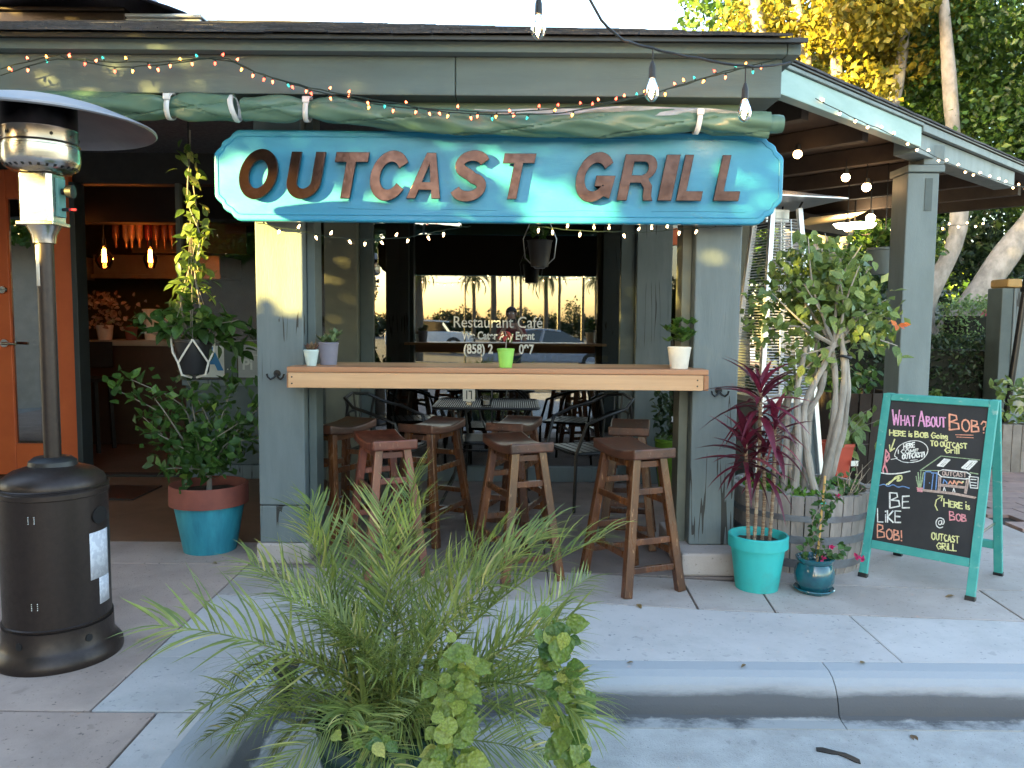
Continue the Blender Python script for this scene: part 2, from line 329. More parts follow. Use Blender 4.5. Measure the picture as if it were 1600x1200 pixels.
# ------------------------------------------------------------------ ground, kerb, paving
gm = MB(); ys = [-400, -60, -30, -10, 0, 3, 10, 40, 400]; zs = [-.35, -.35, -.35, -.3, -.16, -.15, -.17, -.2, -.3]
for i, y in enumerate(ys): gm.v += [(-400, y, zs[i]), (400, y, zs[i])]
gm.f = [(2*i, 2*i+1, 2*i+3, 2*i+2) for i in range(len(ys)-1)]; gm.sm = [False]*len(gm.f)
ground = gm.build('road', ROADM, kind='structure')
st_ = MB(); st_.add([(-80, -4, -.2), (80, -4, -.2), (80, -9, -.275), (-80, -9, -.275), (-80, -10, -.293), (80, -10, -.293), (80, -30, -.343), (-80, -30, -.343), (80, -66, -.343), (-80, -66, -.343)], [(0,1,2,3), (3,2,5,4), (4,5,6,7), (7,6,8,9)]); asph = st_.build('street', mat('asphalt', (.05,.05,.052), (.038,.038,.04), rough=.9, scale=6, bump=.4), kind='structure')
bedm = MB(); bedm.prism([(-7,-3), (-1.03,-3), (-1.03,3.09), (9.5,3.09), (9.5,14), (-7,14)], -.14, -.022)
bed = bedm.build('sidewalk', JOINT, kind='structure')
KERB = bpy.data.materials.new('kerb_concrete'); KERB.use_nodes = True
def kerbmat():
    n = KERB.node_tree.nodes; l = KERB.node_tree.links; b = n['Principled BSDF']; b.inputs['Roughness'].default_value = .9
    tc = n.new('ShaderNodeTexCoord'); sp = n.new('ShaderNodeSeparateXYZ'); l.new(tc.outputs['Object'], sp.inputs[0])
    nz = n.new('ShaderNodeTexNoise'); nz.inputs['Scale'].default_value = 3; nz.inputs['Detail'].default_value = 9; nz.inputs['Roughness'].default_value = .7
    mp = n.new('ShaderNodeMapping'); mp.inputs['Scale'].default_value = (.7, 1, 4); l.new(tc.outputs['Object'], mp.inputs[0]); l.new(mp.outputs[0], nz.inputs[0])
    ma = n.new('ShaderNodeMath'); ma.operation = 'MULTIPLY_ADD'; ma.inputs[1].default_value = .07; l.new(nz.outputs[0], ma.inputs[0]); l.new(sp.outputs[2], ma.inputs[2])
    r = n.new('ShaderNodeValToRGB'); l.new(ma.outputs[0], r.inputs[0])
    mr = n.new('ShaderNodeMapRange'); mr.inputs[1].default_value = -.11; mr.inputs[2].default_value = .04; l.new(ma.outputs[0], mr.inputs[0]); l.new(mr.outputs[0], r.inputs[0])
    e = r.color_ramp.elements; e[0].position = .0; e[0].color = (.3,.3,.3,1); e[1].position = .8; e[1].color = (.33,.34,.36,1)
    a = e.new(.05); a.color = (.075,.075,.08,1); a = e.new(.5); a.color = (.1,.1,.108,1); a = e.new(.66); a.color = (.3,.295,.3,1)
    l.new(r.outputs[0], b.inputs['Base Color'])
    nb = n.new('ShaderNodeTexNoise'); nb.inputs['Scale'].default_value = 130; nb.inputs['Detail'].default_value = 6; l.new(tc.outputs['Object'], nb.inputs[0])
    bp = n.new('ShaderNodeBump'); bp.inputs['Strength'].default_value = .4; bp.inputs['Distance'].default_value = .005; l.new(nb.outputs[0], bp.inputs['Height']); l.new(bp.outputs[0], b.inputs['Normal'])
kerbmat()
kerb = bpy.data.objects.new('kerb', None); COL.objects.link(kerb); kerb['kind'] = 'structure'
prof = [(3.16, -.158), (2.90, -.158), (2.90, -.146), (2.955, -.142), (2.975, -.132), (2.985, -.10), (3.0, -.065), (3.022, -.036), (3.05, -.015), (3.09, -.003), (3.16, .0)]
def kseg(x0, x1):
    k = len(prof); m = MB(); n = 12
    m.v = [(x0+(x1-x0)*i/n, y, z) for i in range(n+1) for y, z in prof]
    m.f = [(i*k+j, i*k+(j+1) % k, (i+1)*k+(j+1) % k, (i+1)*k+j) for i in range(n) for j in range(k)] + [tuple(range(k)), tuple(range(n*k+k-1, n*k-1, -1))]
    m.sm = [False]*len(m.f); return m
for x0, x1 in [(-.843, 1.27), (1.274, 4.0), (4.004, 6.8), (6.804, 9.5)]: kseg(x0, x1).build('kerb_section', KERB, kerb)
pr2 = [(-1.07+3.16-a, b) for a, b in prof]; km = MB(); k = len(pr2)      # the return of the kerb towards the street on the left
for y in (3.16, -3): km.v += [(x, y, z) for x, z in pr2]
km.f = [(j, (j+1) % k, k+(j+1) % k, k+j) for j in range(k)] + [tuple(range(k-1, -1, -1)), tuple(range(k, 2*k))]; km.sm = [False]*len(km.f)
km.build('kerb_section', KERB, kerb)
def slab(poly, m, z1=0.0):
    MB().prism(poly, -.02, z1).build('paving_slab', m, bed, bevel=.004)
g = .004
slab([(-1.47, 3.165), (1.6, 3.165), (1.6, 3.69), (1.08, 3.725), (.2, 3.85), (-1.47, 3.9)], CONC)
slab([(1.6+g, 3.165), (6, 3.165), (6, 3.55), (2.4, 3.62), (1.6+g, 3.685)], CONC)
slab([(-1.47, 2.71), (-1.07, 2.71), (-1.07, 3.16), (-1.47, 3.16)], CONC)
slab([(-1.23, -3), (-1.07, -3), (-1.07, 2.70), (-1.23, 2.70)], CONC)
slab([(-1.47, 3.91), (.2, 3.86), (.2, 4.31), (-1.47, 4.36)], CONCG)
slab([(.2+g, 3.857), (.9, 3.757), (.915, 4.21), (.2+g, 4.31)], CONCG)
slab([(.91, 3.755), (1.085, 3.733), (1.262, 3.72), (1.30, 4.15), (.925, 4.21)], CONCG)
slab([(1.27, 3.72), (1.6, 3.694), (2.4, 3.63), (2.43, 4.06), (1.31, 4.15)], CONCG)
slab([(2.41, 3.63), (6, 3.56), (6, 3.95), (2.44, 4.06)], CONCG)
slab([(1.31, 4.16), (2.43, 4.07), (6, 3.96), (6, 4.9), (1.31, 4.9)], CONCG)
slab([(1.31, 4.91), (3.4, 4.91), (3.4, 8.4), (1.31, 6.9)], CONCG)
# patio floor behind the bar
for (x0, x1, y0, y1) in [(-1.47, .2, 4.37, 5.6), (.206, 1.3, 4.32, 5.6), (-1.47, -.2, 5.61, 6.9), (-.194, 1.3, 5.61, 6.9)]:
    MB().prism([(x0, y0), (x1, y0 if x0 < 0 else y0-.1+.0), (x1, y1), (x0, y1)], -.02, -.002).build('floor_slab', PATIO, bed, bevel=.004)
for (x0, x1, y0, y1) in [(-7, -1.478, 2.71, 4.40), (-7, -1.24, -3, 2.70), (-7, -1.478, 4.408, 4.84)]:
    MB().prism([(x0, y0), (x1, y0), (x1, y1), (x0, y1)], -.02, 0).build('paving_slab', CONCP, bed, bevel=.004)
bx('brown_floor', BROWNF, bed, -7, -1.478, 4.85, 11.5, -.02, -.001)
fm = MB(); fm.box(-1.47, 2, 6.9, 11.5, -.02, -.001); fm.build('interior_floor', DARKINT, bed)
# brick paving at the far right
BRK = mat('rosy_paving_brick', (.3,.2,.17), (.22,.15,.135), rough=.85, scale=8, bump=.3, rnd=.25)
me = MB().box(-.148, .148, -.098, .098, -.02, .003).mesh('brick', BRK)
bp_ = bpy.data.objects.new('brick_path', None); COL.objects.link(bp_); bp_['kind'] = 'structure'
cnt = 0
for j in range(16):
    for i in range(14):
        x = 3.6+i*.3+(.15 if j % 2 else 0); y = 5.0+j*.2
        if x-.148 < 3.42 or cnt > 290: continue
        o = link('brick', me, bp_); o.location = (x, y, random.uniform(-.001, .002)); cnt += 1
MB().prism([(3.41, 8.2), (8, 8.2), (9, 40), (3.41, 40)], -.02, .0).build('paved_yard', BRK, bp_)

# ------------------------------------------------------------------ the restaurant
B = thing('restaurant_building', 'grey-green timber restaurant with shingled roof, porch posts and large front window', 'building', (0, 0, 0))
# posts
def post(x0, x1, y0, y1, z0, z1, m=GREY, cut=None):
    if cut:
        bx('post', m, B, x0, x1, y0, y1, cut+.004, z1, .008); bx('post_foot', m, B, x0+.001, x1-.001, y0+.001, y1-.001, z0, cut, .006)
    else: bx('post', m, B, x0, x1, y0, y1, z0, z1, .008)
post(-1.412, -1.153, 4.42, 4.70, .12, 2.51, cut=.33)
post(1.0, 1.252, 4.42, 4.70, .126, 2.51)
MB().prism([(.93,4.25), (1.42,4.25), (1.42,4.95), (.93,4.95)], -.001, .124).build('concrete_footing', CONCG, B, .012)
MB().prism([(-1.43,4.408), (-1.135,4.408), (-1.135,4.72), (-1.43,4.72)], -.001, .118).build('concrete_footing', CONCG, B, .012)
post(-1.57, -1.29, 6.70, 6.90, 0, 2.88, OLIVE); post(1.03, 1.325, 6.70, 6.90, 0, 2.88, GREY)
bx('post_trim', TRIMDK, B, -1.15, -1.105, 4.50, 4.66, .12, 2.5); bx('post_trim', OLIVE, B, .945, .997, 4.50, 4.66, .12, 2.5)
# front beam, trim board, eave
bx('front_beam', BEAM, B, -6, -.30, 4.15, 4.40, 2.51, 2.703, .006); bx('front_beam', BEAM, B, -.297, 1.35, 4.15, 4.40, 2.51, 2.703, .006)
bx('trim_board', BEAM, B, -6, 1.348, 4.075, 4.147, 2.70, 2.752, .004)
bx('side_beam', BEAM, B, 1.02, 1.345, 4.402, 7.2, 2.515, 2.70, .006)
bx('side_trim_board', BEAM, B, 1.352, 1.42, 4.08, 4.62, 2.70, 2.752, .004)
for i in range(26):
    x = -5.8+i*.28
    MB().box(x, x+.276, 4.402, 6.9, 2.76, 2.79, ).build('ceiling_board', SOFFIT, B, .003)
bx('ceiling_deck', DARKW, B, -6, 1.35, 4.2, 11.3, 2.80, 2.83)
# roof: hip roof with front slope
SL = .37; EY = 4.02; EZ = 2.757; RY = 8.0; RZ = EZ+SL*(RY-EY); HX = 1.42-(RY-EY)
rm = MB(); rm.add([(-9, EY, EZ), (1.42, EY, EZ), (HX, RY, RZ), (-9, RY, RZ), (1.42, 12, EZ), (-9, 12, EZ), (-9, EY, EZ+.012), (1.42, EY, EZ+.012)],
       [(0, 1, 2, 3), (1, 4, 2), (2, 4, 5, 3), (0, 5, 4, 1)])
roof = rm.build('roof', SHING, B)
bx('drip_edge', BLK, roof, -9, 1.43, EY-.004, EY+.01, EZ-.018, EZ+.004, .001)
shm = [MB().box(-wd/2, wd/2, 0, .17, 0, .009).mesh('shingle', SHING) for wd in (.30, .24, .19)]
nrow = 0; cnt = 0; far = MB()
for r_ in range(28):
    y = EY-.03+r_*.142; z = EZ+SL*(y-EY)+.012; x = -3.9+random.uniform(0, .3)
    ang = math.atan(SL)
    while x < 1.42-(y-EY)*1.0+.05:
        k = random.randrange(3); wd = (.30, .24, .19)[k]
        if x+wd > 1.44: break
        M = Matrix.Translation((x+wd/2, y, z+random.uniform(0, .006))) @ Matrix.Rotation(ang-.055, 4, 'X') @ Matrix.Rotation(random.uniform(-.012, .012), 4, 'Y')
        if cnt < 285: link('shingle', shm[k], roof, M=M); cnt += 1
        else: far.box(-wd/2, wd/2, 0, .17, 0, .009, M)
        x += wd+.006
far.build('upper_shingles', SHING, roof, kind='stuff')
# vent hood on the ridge
V = thing('roof_vent_hood', 'large dark metal vent hood with domed top on the roof at the left', 'vent hood', (-3.7, 7.6, 3.79))
bx('curb', BROWNMET, V, -.95, .35, -.5, .5, 0, .2, .01); bx('flashing', ALU, V, .352, 1.0, -.5, .5, -.0, .15, .008)
bx('curb_cap', BROWNMET, V, -.98, .36, -.53, .53, .2, .235, .01); bx('flashing_cap', ALU, V, .362, 1.02, -.53, .53, .152, .18, .006)
MB().lathe([(.95, .236), (.72, .30), (.5, .4), (.38, .55), (.3, .8), (.3, 1.0), (.001, 1.0)], 40, (-.02, 0, 0)).build('hood_dome', mat('galvanised_dome', (.28,.25,.3), (.2,.17,.19), rough=.45, metal=.35, scale=3), V)

# back wall at the porch
bx('header', DARKW, B, -6, 2.0, 6.86, 7.0, 2.50, 2.76)
bx('window_lintel', DARKW, B, -1.29, 1.03, 6.80, 6.858, 2.38, 2.76)
W = bpy.data.objects.new('front_window', None); COL.objects.link(W); W.parent = B
bx('frame', TRIMDK, W, -1.288, -1.175, 6.78, 6.86, .0, 2.5); bx('frame', TRIMDK, W, .91, 1.028, 6.78, 6.86, 0, 2.5)
bx('sill', GREY, W, -1.173, .908, 6.76, 6.86, 0, .125); bx('rail', TRIMDK, W, -1.173, .908, 6.79, 6.86, .785, .835)
bx('top_rail', TRIMDK, W, -1.173, .908, 6.79, 6.86, 2.30, 2.378)
bx('pane', GLASS, W, -1.173, .908, 6.82, 6.826, .835, 2.30, 0); bx('pane', GLASS, W, -1.173, .908, 6.82, 6.826, .125, .785, 0)
# right sidelight
W2 = bpy.data.objects.new('right_sidelight', None); COL.objects.link(W2); W2.parent = B
bx('frame', OLIVE, W2, 1.50, 1.62, 6.80, 6.88, 0, 2.5); bx('frame', OLIVE, W2, 1.327, 1.34, 6.8, 6.88, 0, 2.5)
bx('sill', OLIVE, W2, 1.342, 1.498, 6.8, 6.88, 0, .12); bx('pane', GLASS2, W2, 1.342, 1.498, 6.83, 6.836, .12, 2.5, 0)
bx('transom_board', ORANGE, W2, 1.342, 1.498, 6.80, 6.828, 2.02, 2.16)
bx('wall_panel', OLIVE, B, 1.622, 2.0, 6.84, 6.98, 0, 2.5)
MB().prism([(1.9, 6.98), (2.0, 6.98), (3.1, 11.2), (3.0, 11.2)], 0, 2.78).build('side_wall', mat('grey_side_wall', (.2,.22,.24), rough=.8, scale=3, bump=.1), B)
# left sidelight window with panel
W3 = bpy.data.objects.new('left_sidelight', None); COL.objects.link(W3); W3.parent = B
bx('lower_panel', TRIMDK, W3, -2.80, -1.572, 6.84, 6.90, .12, .80); bx('base_rail', GREY, W3, -2.80, -1.572, 6.80, 6.92, 0, .118)
bx('pane', GLASS2, W3, -2.80, -1.572, 6.86, 6.866, .85, 2.5, 0); bx('sill', GREY, W3, -2.82, -1.572, 6.81, 6.9, .80, .848)
for x in (-2.84, -1.80): bx('mullion', OLIVE, W3, x, x+.04, 6.81, 6.9, .849, 2.5)
# orange glazed door
D = bpy.data.objects.new('door', None); COL.objects.link(D); D.parent = B
for x0, x1 in ((-4.62, -4.255), (-3.865, -3.72)): bx('stile', ORANGE, D, x0, x1, 6.80, 6.86, .02, 2.60, .006)
bx('bottom_rail', ORANGE, D, -4.253, -3.867, 6.802, 6.858, .02, .29, .005); bx('top_rail', ORANGE, D, -4.253, -3.867, 6.802, 6.858, 2.36, 2.60, .005)
bx('pane', GLASS, D, -4.253, -3.867, 6.828, 6.834, .29, 2.36, 0)
h = MB(); h.lathe([(.001,-.02),(.034,-.02),(.034,.0),(.001,.0)], 20, smooth=False); h.v = [(x-4.30, 6.79+z, y+1.15) for x, y, z in h.v]; h.tube([(-4.30,6.76,1.15),(-4.30,6.74,1.15),(-4.18,6.74,1.145)], .012); h.build('lever_handle', STEEL, D)
h = MB(); h.lathe([(.001,-.02),(.03,-.02),(.034,.0),(.001,.0)], 20, smooth=False); h.v = [(x-4.30, 6.79+z, y+1.60) for x, y, z in h.v]; h.build('deadbolt', STEEL, D)
bx('door_jamb', mat('dark_jamb', (.04,.045,.045), rough=.5), B, -3.715, -3.67, 6.78, 6.95, 0, 2.5); bx('door_jamb', ORANGE, B, -6, -4.63, 6.8, 6.95, 0, 2.5)
bx('threshold', DARKW, B, -3.66, -2.845, 6.84, 6.95, 0, .02)
# interior shell
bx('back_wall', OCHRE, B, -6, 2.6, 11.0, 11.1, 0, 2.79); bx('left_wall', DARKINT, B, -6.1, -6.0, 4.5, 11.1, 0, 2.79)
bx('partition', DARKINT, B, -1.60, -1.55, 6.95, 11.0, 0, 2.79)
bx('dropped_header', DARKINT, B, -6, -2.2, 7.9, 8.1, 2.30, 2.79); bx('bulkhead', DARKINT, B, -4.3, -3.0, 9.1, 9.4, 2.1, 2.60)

# wing with the slanting eave to the right
u = Vector((.74, .673, 0)); n_ = Vector((-.673, .74, 0)); A = Vector((1.50, 4.65, 0))
def wp(a, b, z): p = A+u*a+n_*b; return (p.x, p.y, z)
def wbox(name, m, a0, a1, b0, b1, z0, z1, bev=.004, parent=B):
    mm = MB(); mm.add([wp(a, b, z) for z in (z0, z1) for b in (b0, b1) for a in (a0, a1)], [(0,2,3,1), (4,5,7,6), (0,1,5,4), (2,6,7,3), (0,4,6,2), (1,3,7,5)])
    return mm.build(name, m, parent, bev)
wbox('mint_fascia', MINT, -.12, 1.83, -.075, 0, 2.632, 2.774); wbox('wing_beam', WINGB, 1.835, 4.02, -.045, .12, 2.60, 2.742)
wbox('eave_trim', WINGB, 1.835, 6.4, -.085, -.047, 2.745, 2.80); wbox('eave_trim', WINGB, -.1, 1.83, -.09, -.047, 2.777, 2.80); wbox('wing_drip_edge', BLK, -.12, 6.4, -.1, .05, 2.802, 2.815)
WR = MB(); WR.add([wp(-.3, -.08, 2.816), wp(6.4, -.08, 2.816), wp(6.4, 5.2, 2.83), wp(-.3, 5.2, 2.83), wp(-.3, -.08, 2.78), wp(6.4, -.08, 2.78), wp(6.4, 5.2, 2.78), wp(-.3, 5.2, 2.78)],
   [(0,1,2,3), (7,6,5,4), (0,4,5,1), (1,5,6,2), (2,6,7,3), (3,7,4,0)]); wr = WR.build('wing_roof', SOFFIT, B)
shw = MB().box(-.14, .14, -.01, .2, 0, .012).mesh('shingle', SHING)
for j in range(3):
    for i in range(23):
        p = Vector(wp(.05+i*.285+(j % 2)*.14, -.1+j*.16, 2.817+j*.010)); M = Matrix.Translation(p) @ Matrix.Rotation(math.atan2(u.y, u.x), 4, 'Z') @ Matrix.Rotation(random.uniform(-.02,.03), 4, 'Y')
        link('shingle', shw, wr, M=M)
for i in range(7):
    a = .5+i*.85; wbox('rafter', SOFFIT, a, a+.09, .13, 4.8, 2.64, 2.775)
wbox('inner_beam', DARKW, .2, 5.6, 2.2, 2.38, 2.45, 2.635); wbox('inner_beam', SOFFIT, .2, 5.6, 3.9, 4.1, 2.4, 2.6)
bx('post', WINGB, B, 2.945, 3.18, 6.08, 6.33, 0, 2.50, .008); bx('post_cap', WINGB, B, 2.935, 3.21, 6.06, 6.36, 2.503, 2.555, .006)
bx('post_block', WINGB, B, 3.05, 3.205, 6.065, 6.30, 2.557, 2.70, .005); bx('steel_plate', TRIMDK, B, 3.075, 3.13, 6.074, 6.078, 2.22, 2.46, .001)
# skylight in the wing roof seen from below, and the green plank post beyond
# ------------------------------------------------------------------ sign
def outline_board(w, h, r=.13):
    pts = []
    for sx, sz, rev in ((1,1,0), (1,-1,1), (-1,-1,0), (-1,1,1)):
        cx, cz = sx*(w/2), sz*(h/2)
        q = [(a*r/.13, b*r/.13) for a, b in [(-.14,0), (-.12,-.004), (-.10,-.018), (-.085,-.038), (-.062,-.05), (-.045,-.064), (-.036,-.088), (-.02,-.102), (-.004,-.118), (0,-.135)]]
        q = [(cx+sx*a, cz+sz*b) for a, b in q]
        pts += q[::-1] if rev else q
    return pts
S = thing('restaurant_sign', 'long turquoise wooden sign reading OUTCAST GRILL in raised bronze capitals above the bar', 'sign', (-.078, 4.25, 2.122))
def plate(poly, y0, y1):
    m = MB(); k = len(poly); m.add([(x, y0, z) for x, z in poly]+[(x, y1, z) for x, z in poly], [tuple(range(k)), tuple(range(2*k-1, k-1, -1))]+[(i, k+i, k+(i+1) % k, (i+1) % k) for i in range(k)]); return m
plate(outline_board(2.96, .455), .052, .07).build('dark_back_sheet', DARKW, S)  # sheet added to keep the sign's back dark in the window reflection
plate(outline_board(2.975, .47), 0, .05).build('board', BLUE, S, .012, seg=3)
gv = mat('sign_groove_line', (.02,.2,.3), rough=.6)
ob = outline_board(2.93, .40, .11); m = MB(); m.tube([(x, -.001, z) for x, z in ob], .0028, 6, closed=True); m.build('groove_moulding', BLUE, S)
for x in (-.9, -.35, .3, .95):
    m = MB().tube([(x+random.uniform(-.2,.2), -.0005, -.17+random.uniform(-.01,.01)), (x+.15, -.0005, -.168), (x+.34, -.0005, -.172)], .0012, 5); m.build('paint_crack', gv, S)
def ribbon(path, w0, wv=None):
    """closed outline of a stroke of constant width along a path"""
    P = [Vector(p) for p in path]; L = []; Rr = []
    for i, p in enumerate(P):
        if i == 0: d0 = d1 = (P[1]-P[0]).normalized()
        elif i == len(P)-1: d0 = d1 = (P[-1]-P[-2]).normalized()
        else: d0 = (p-P[i-1]).normalized(); d1 = (P[i+1]-p).normalized()
        t = (d0+d1).normalized(); n = Vector((-t.y, t.x)); k = w0/2/max(.5, n.dot(Vector((-d0.y, d0.x))))
        L.append(p+n*k); Rr.append(p-n*k)
    return [tuple(q) for q in L]+[tuple(q) for q in Rr[::-1]]
def arc(cx, cy, rx, ry, a0, a1, n=20): return [(cx+rx*math.cos(R(a0+(a1-a0)*i/n)), cy+ry*math.sin(R(a0+(a1-a0)*i/n))) for i in range(n+1)]
t = .25; h2 = t/2
GL = {
 'O': (.98, [arc(.49, .5, .49, .52, 0, 360, 40)[:-1], arc(.49, .5, .49-t, .52-t*.9, 0, 360, 40)[:-1]]),
 'U': (.86, [[(0,1)]+arc(.43, .36, .43, .38, 180, 360, 20)+[(.86,1), (.86-t,1)]+arc(.43, .36, .43-t, .38-t*.9, 360, 180, 16)+[(t,1)]]),
 'T': (.86, [[(0,1), (.86,1), (.86,1-t*.85), (.43+h2,1-t*.85), (.43+h2,0), (.43-h2,0), (.43-h2,1-t*.85), (0,1-t*.85)]]),
 'C': (.92, [ribbon(arc(.48, .5, .48-h2, .52-h2*.9, 32, 328, 30), t*.95)]),
 'A': (.96, [[(.35,1), (.61,1), (.96,0), (.71,0), (.65,.19), (.31,.19), (.25,0), (0,0)], [(.365,.36), (.595,.36), (.48,.76)]]),
 'S': (.84, [ribbon(arc(.42, .745, .31, .185, 15, 250, 16)[:-1]+[(.40,.52)]+arc(.42, .265, .33, .195, 75, -165, 16), t*.9)]),
 'G': (1.0, [ribbon(arc(.49, .5, .49-h2, .52-h2*.9, 35, 318, 30)+[(.86,.20), (.88,.42), (.52,.42)], t*.9)]),
 'R': (.88, [[(0,0), (0,1), (.5,1)]+arc(.53, .72, .30, .28, 80, -60, 14)+[(.70,.44), (.80,.33), (.83,.1), (.88,0), (.65,0), (.62,.12), (.60,.28), (.50,.385), (t,.385), (t,0)],
             [(t,.84), (.5,.84)]+arc(.5, .70, .125, .14, 80, -80, 10)+[(.5,.55), (t,.55)]]),
 'I': (.25, [[(0,0), (t,0), (t,1), (0,1)]]),
 'L': (.74, [[(0,0), (0,1), (t,1), (t,t*.85), (.74,t*.85), (.74,0)]])}
def glyph(ch, H, W_, depth, bev=.002):
    wu, rings = GL[ch]; c = bpy.data.curves.new('letter', 'CURVE'); c.dimensions = '2D'; c.fill_mode = 'BOTH'
    for rg in rings:
        sp = c.splines.new('POLY'); sp.points.add(len(rg)-1); sp.use_cyclic_u = True
        for i, (x, y) in enumerate(rg): sp.points[i].co = (x/wu*W_+.19*y*H, y*H, 0, 1)
    c.extrude = depth/2; c.bevel_depth = bev; c.bevel_resolution = 1; c.offset = -bev
    o = bpy.data.objects.new('tmp', c); COL.objects.link(o); bpy.context.view_layer.update()
    me = bpy.data.meshes.new_from_object(o.evaluated_get(bpy.context.evaluated_depsgraph_get())); bpy.data.objects.remove(o); bpy.data.curves.remove(c)
    return me
LETW = [('O',-1.424,-1.205,2.002,2.240), ('U',-1.172,-.975,2.005,2.232), ('T',-.942,-.751,2.005,2.232), ('C',-.748,-.533,2.0,2.236), ('A',-.540,-.343,2.007,2.232), ('S',-.318,-.122,2.003,2.236),
        ('T',-.075,.109,2.008,2.232), ('G',.313,.54,2.0,2.238), ('R',.549,.755,2.005,2.232), ('I',.761,.853,2.006,2.232), ('L',.857,1.007,2.006,2.232), ('L',1.05,1.20,2.007,2.232)]
for ch, x0, x1, z0, z1 in LETW:
    x0 -= .016; x1 += .008; z0 -= .004; z1 += .004; H = z1-z0; me = glyph(ch, H, (x1-x0)-.19*H, .018, .0015); me.materials.clear(); me.materials.append(BRONZE); me.materials.append(BLK)
    for p in me.polygons: p.material_index = 0 if abs(p.normal.z) > .9 else 1
    M = Matrix.Translation((x0+.078, -.038, z0-2.122)) @ Matrix.Rotation(R(90), 4, 'X')
    o = link('letter', me, S, M=M)
    st = MB(); st.tube([(x0+(x1-x0)*.5+.078, -.028, (z0+z1)/2-2.122), (x0+(x1-x0)*.5+.078, .0, (z0+z1)/2-2.122)], .004)

# ------------------------------------------------------------------ bar counter
BC = thing('bar_counter', 'golden pine bar counter with thick front board spanning the two porch posts', 'counter', (0, 4.25, 0))
for i, (a, b) in enumerate(((0, .17), (.173, .34), (.343, .50))): bx('top_plank', BARW if i else mat('pine_top', (.42,.2,.1), (.34,.15,.07), rough=.4, scale=3, stretch=(.5,10,10)), BC, -1.2, 1.047, a+.002 if i == 0 else a, b, 1.095, 1.123, .003)
bx('front_board', BARW, BC, -1.19, 1.018, -.012, .025, 1.012, 1.093, .003); bx('end_board', BARE, BC, 1.02, 1.045, -.014, .16, 1.012, 1.093, .003); bx('end_board', BARE, BC, -1.198, -1.192, -.010, .16, 1.012, 1.093, .002)
bx('support_rail', BARW, BC, -1.15, 1.0, .13, .168, 1.0, 1.09, .003)
sm = MB().lathe([(.001, 0), (.0045, 0), (.0045, .002), (.001, .002)], 10).mesh('screw', BLK)
for x, z in ((.985,1.068), (.985,1.036), (-1.17,1.07), (-1.17,1.035)): link('screw', sm, BC, M=Matrix.Translation((x, -.0125, z)) @ Matrix.Rotation(R(90), 4, 'X'))
def hook(x, y, z, label):
    t_ = thing('coat_hook', label, 'hook', (x, y, z), group='coat hooks on the posts')
    MB().lathe([(.001,-.004),(.02,-.004),(.02,.0),(.001,.0)], 16, smooth=False, sy=1).build('back_plate', BLKIRON, t_).rotation_euler = (R(90), 0, 0)
    m = MB()
    for s in (-1, 1): m.tube([(0,-.01,-.005), (s*.012,-.022,-.022), (s*.028,-.03,-.03), (s*.042,-.033,-.018), (s*.047,-.033,.0)], [.006,.006,.006,.005,.006], 8)
    m.build('double_hook', BLKIRON, t_)
hook(-1.30, 4.415, 1.075, 'black iron double coat hook on the left post'); hook(1.145, 4.415, 1.0, 'black iron double coat hook on the right post')

# ------------------------------------------------------------------ tarps
def tarp(pts, rad, label, seed, flap=None, straps=(), name='rolled_tarp'):
    t_ = thing(name, label, 'rolled tarp', pts[0]); o0 = Vector(pts[0]); rnd_ = random.Random(seed)
    P = []; n = 200
    for i in range(n+1):
        s = i/n*(len(pts)-1); k = min(int(s), len(pts)-2); f = s-k; f = f*f*(3-2*f)
        P.append(Vector(pts[k]).lerp(Vector(pts[k+1]), f)-o0)
    m = MB(); N = 48; ph = rnd_.uniform(0, 6)
    for i, p in enumerate(P):
        pinch = 1
        for sx in straps: pinch = min(pinch, 1-.28*math.exp(-((p.x+o0.x-sx)/.05)**2))
        for j in range(N):
            a = 2*math.pi*j/N; q = p.x*9
            rr = rad*pinch*(1+.10*math.sin(a*3+q*.8+ph)+.07*math.sin(a*5-q*1.7)+.05*math.sin(a*2+q*2.3))
            rr *= 1-.16*max(0, 1-abs(((a+q*.33+ph) % 2.09)-1.05)/.13)-.10*max(0, 1-abs(((a*1.0-q*.6+ph*2) % 3.14)-1.57)/.10)
            m.v.append((p.x, p.y+rr*math.cos(a)*.95, p.z+rr*math.sin(a)))
    m.f = [(i*N+j, i*N+(j+1) % N, (i+1)*N+(j+1) % N, (i+1)*N+j) for i in range(n) for j in range(N)]+[tuple(range(N-1,-1,-1)), tuple(range(n*N, n*N+N))]
    m.sm = [True]*(len(m.f)-2)+[False]*2; m.build('roll', TARP, t_)
    for sx in straps:
        c = min(P, key=lambda q: abs(q.x+o0.x-sx)); m = MB(); rr = rad*.78
        for q in range(25):
            a = 2*math.pi*q/24
            for wx in (-.013, .013): m.v.append((c.x+wx+.012*math.sin(a)*.6, c.y+(rr+.006)*math.cos(a), c.z+(rr+.012)*math.sin(a)))
        m.f = [(2*i, 2*i+1, 2*i+3, 2*i+2) for i in range(24)]; m.sm = [True]*24
        o = m.build('strap', STRAP, t_); so = o.modifiers.new('s', 'SOLIDIFY'); so.thickness = .004
        bx('buckle', STRAP, o, c.x-.015, c.x+.02, c.y-rr-.016, c.y-rr-.004, c.z+.02, c.z+.05, .003)
    return t_
TL = tarp([(-3.4,4.15,2.44), (-2.28,4.15,2.445), (-1.956,4.15,2.447), (-1.632,4.15,2.442), (-1.415,4.15,2.436)], .064, 'left rolled green vinyl tarp with white end ring hanging under the beam', 1, straps=(-1.735,))
m = MB(); m.lathe([(.052,-.012),(.066,-.012),(.07,.0),(.066,.012),(.052,.012),(.048,0),(.052,-.012)], 24); o = m.build('end_ring', STRAP, TL); o.location = (1.985, 0, -.004); o.rotation_euler = (0, R(78), 0)
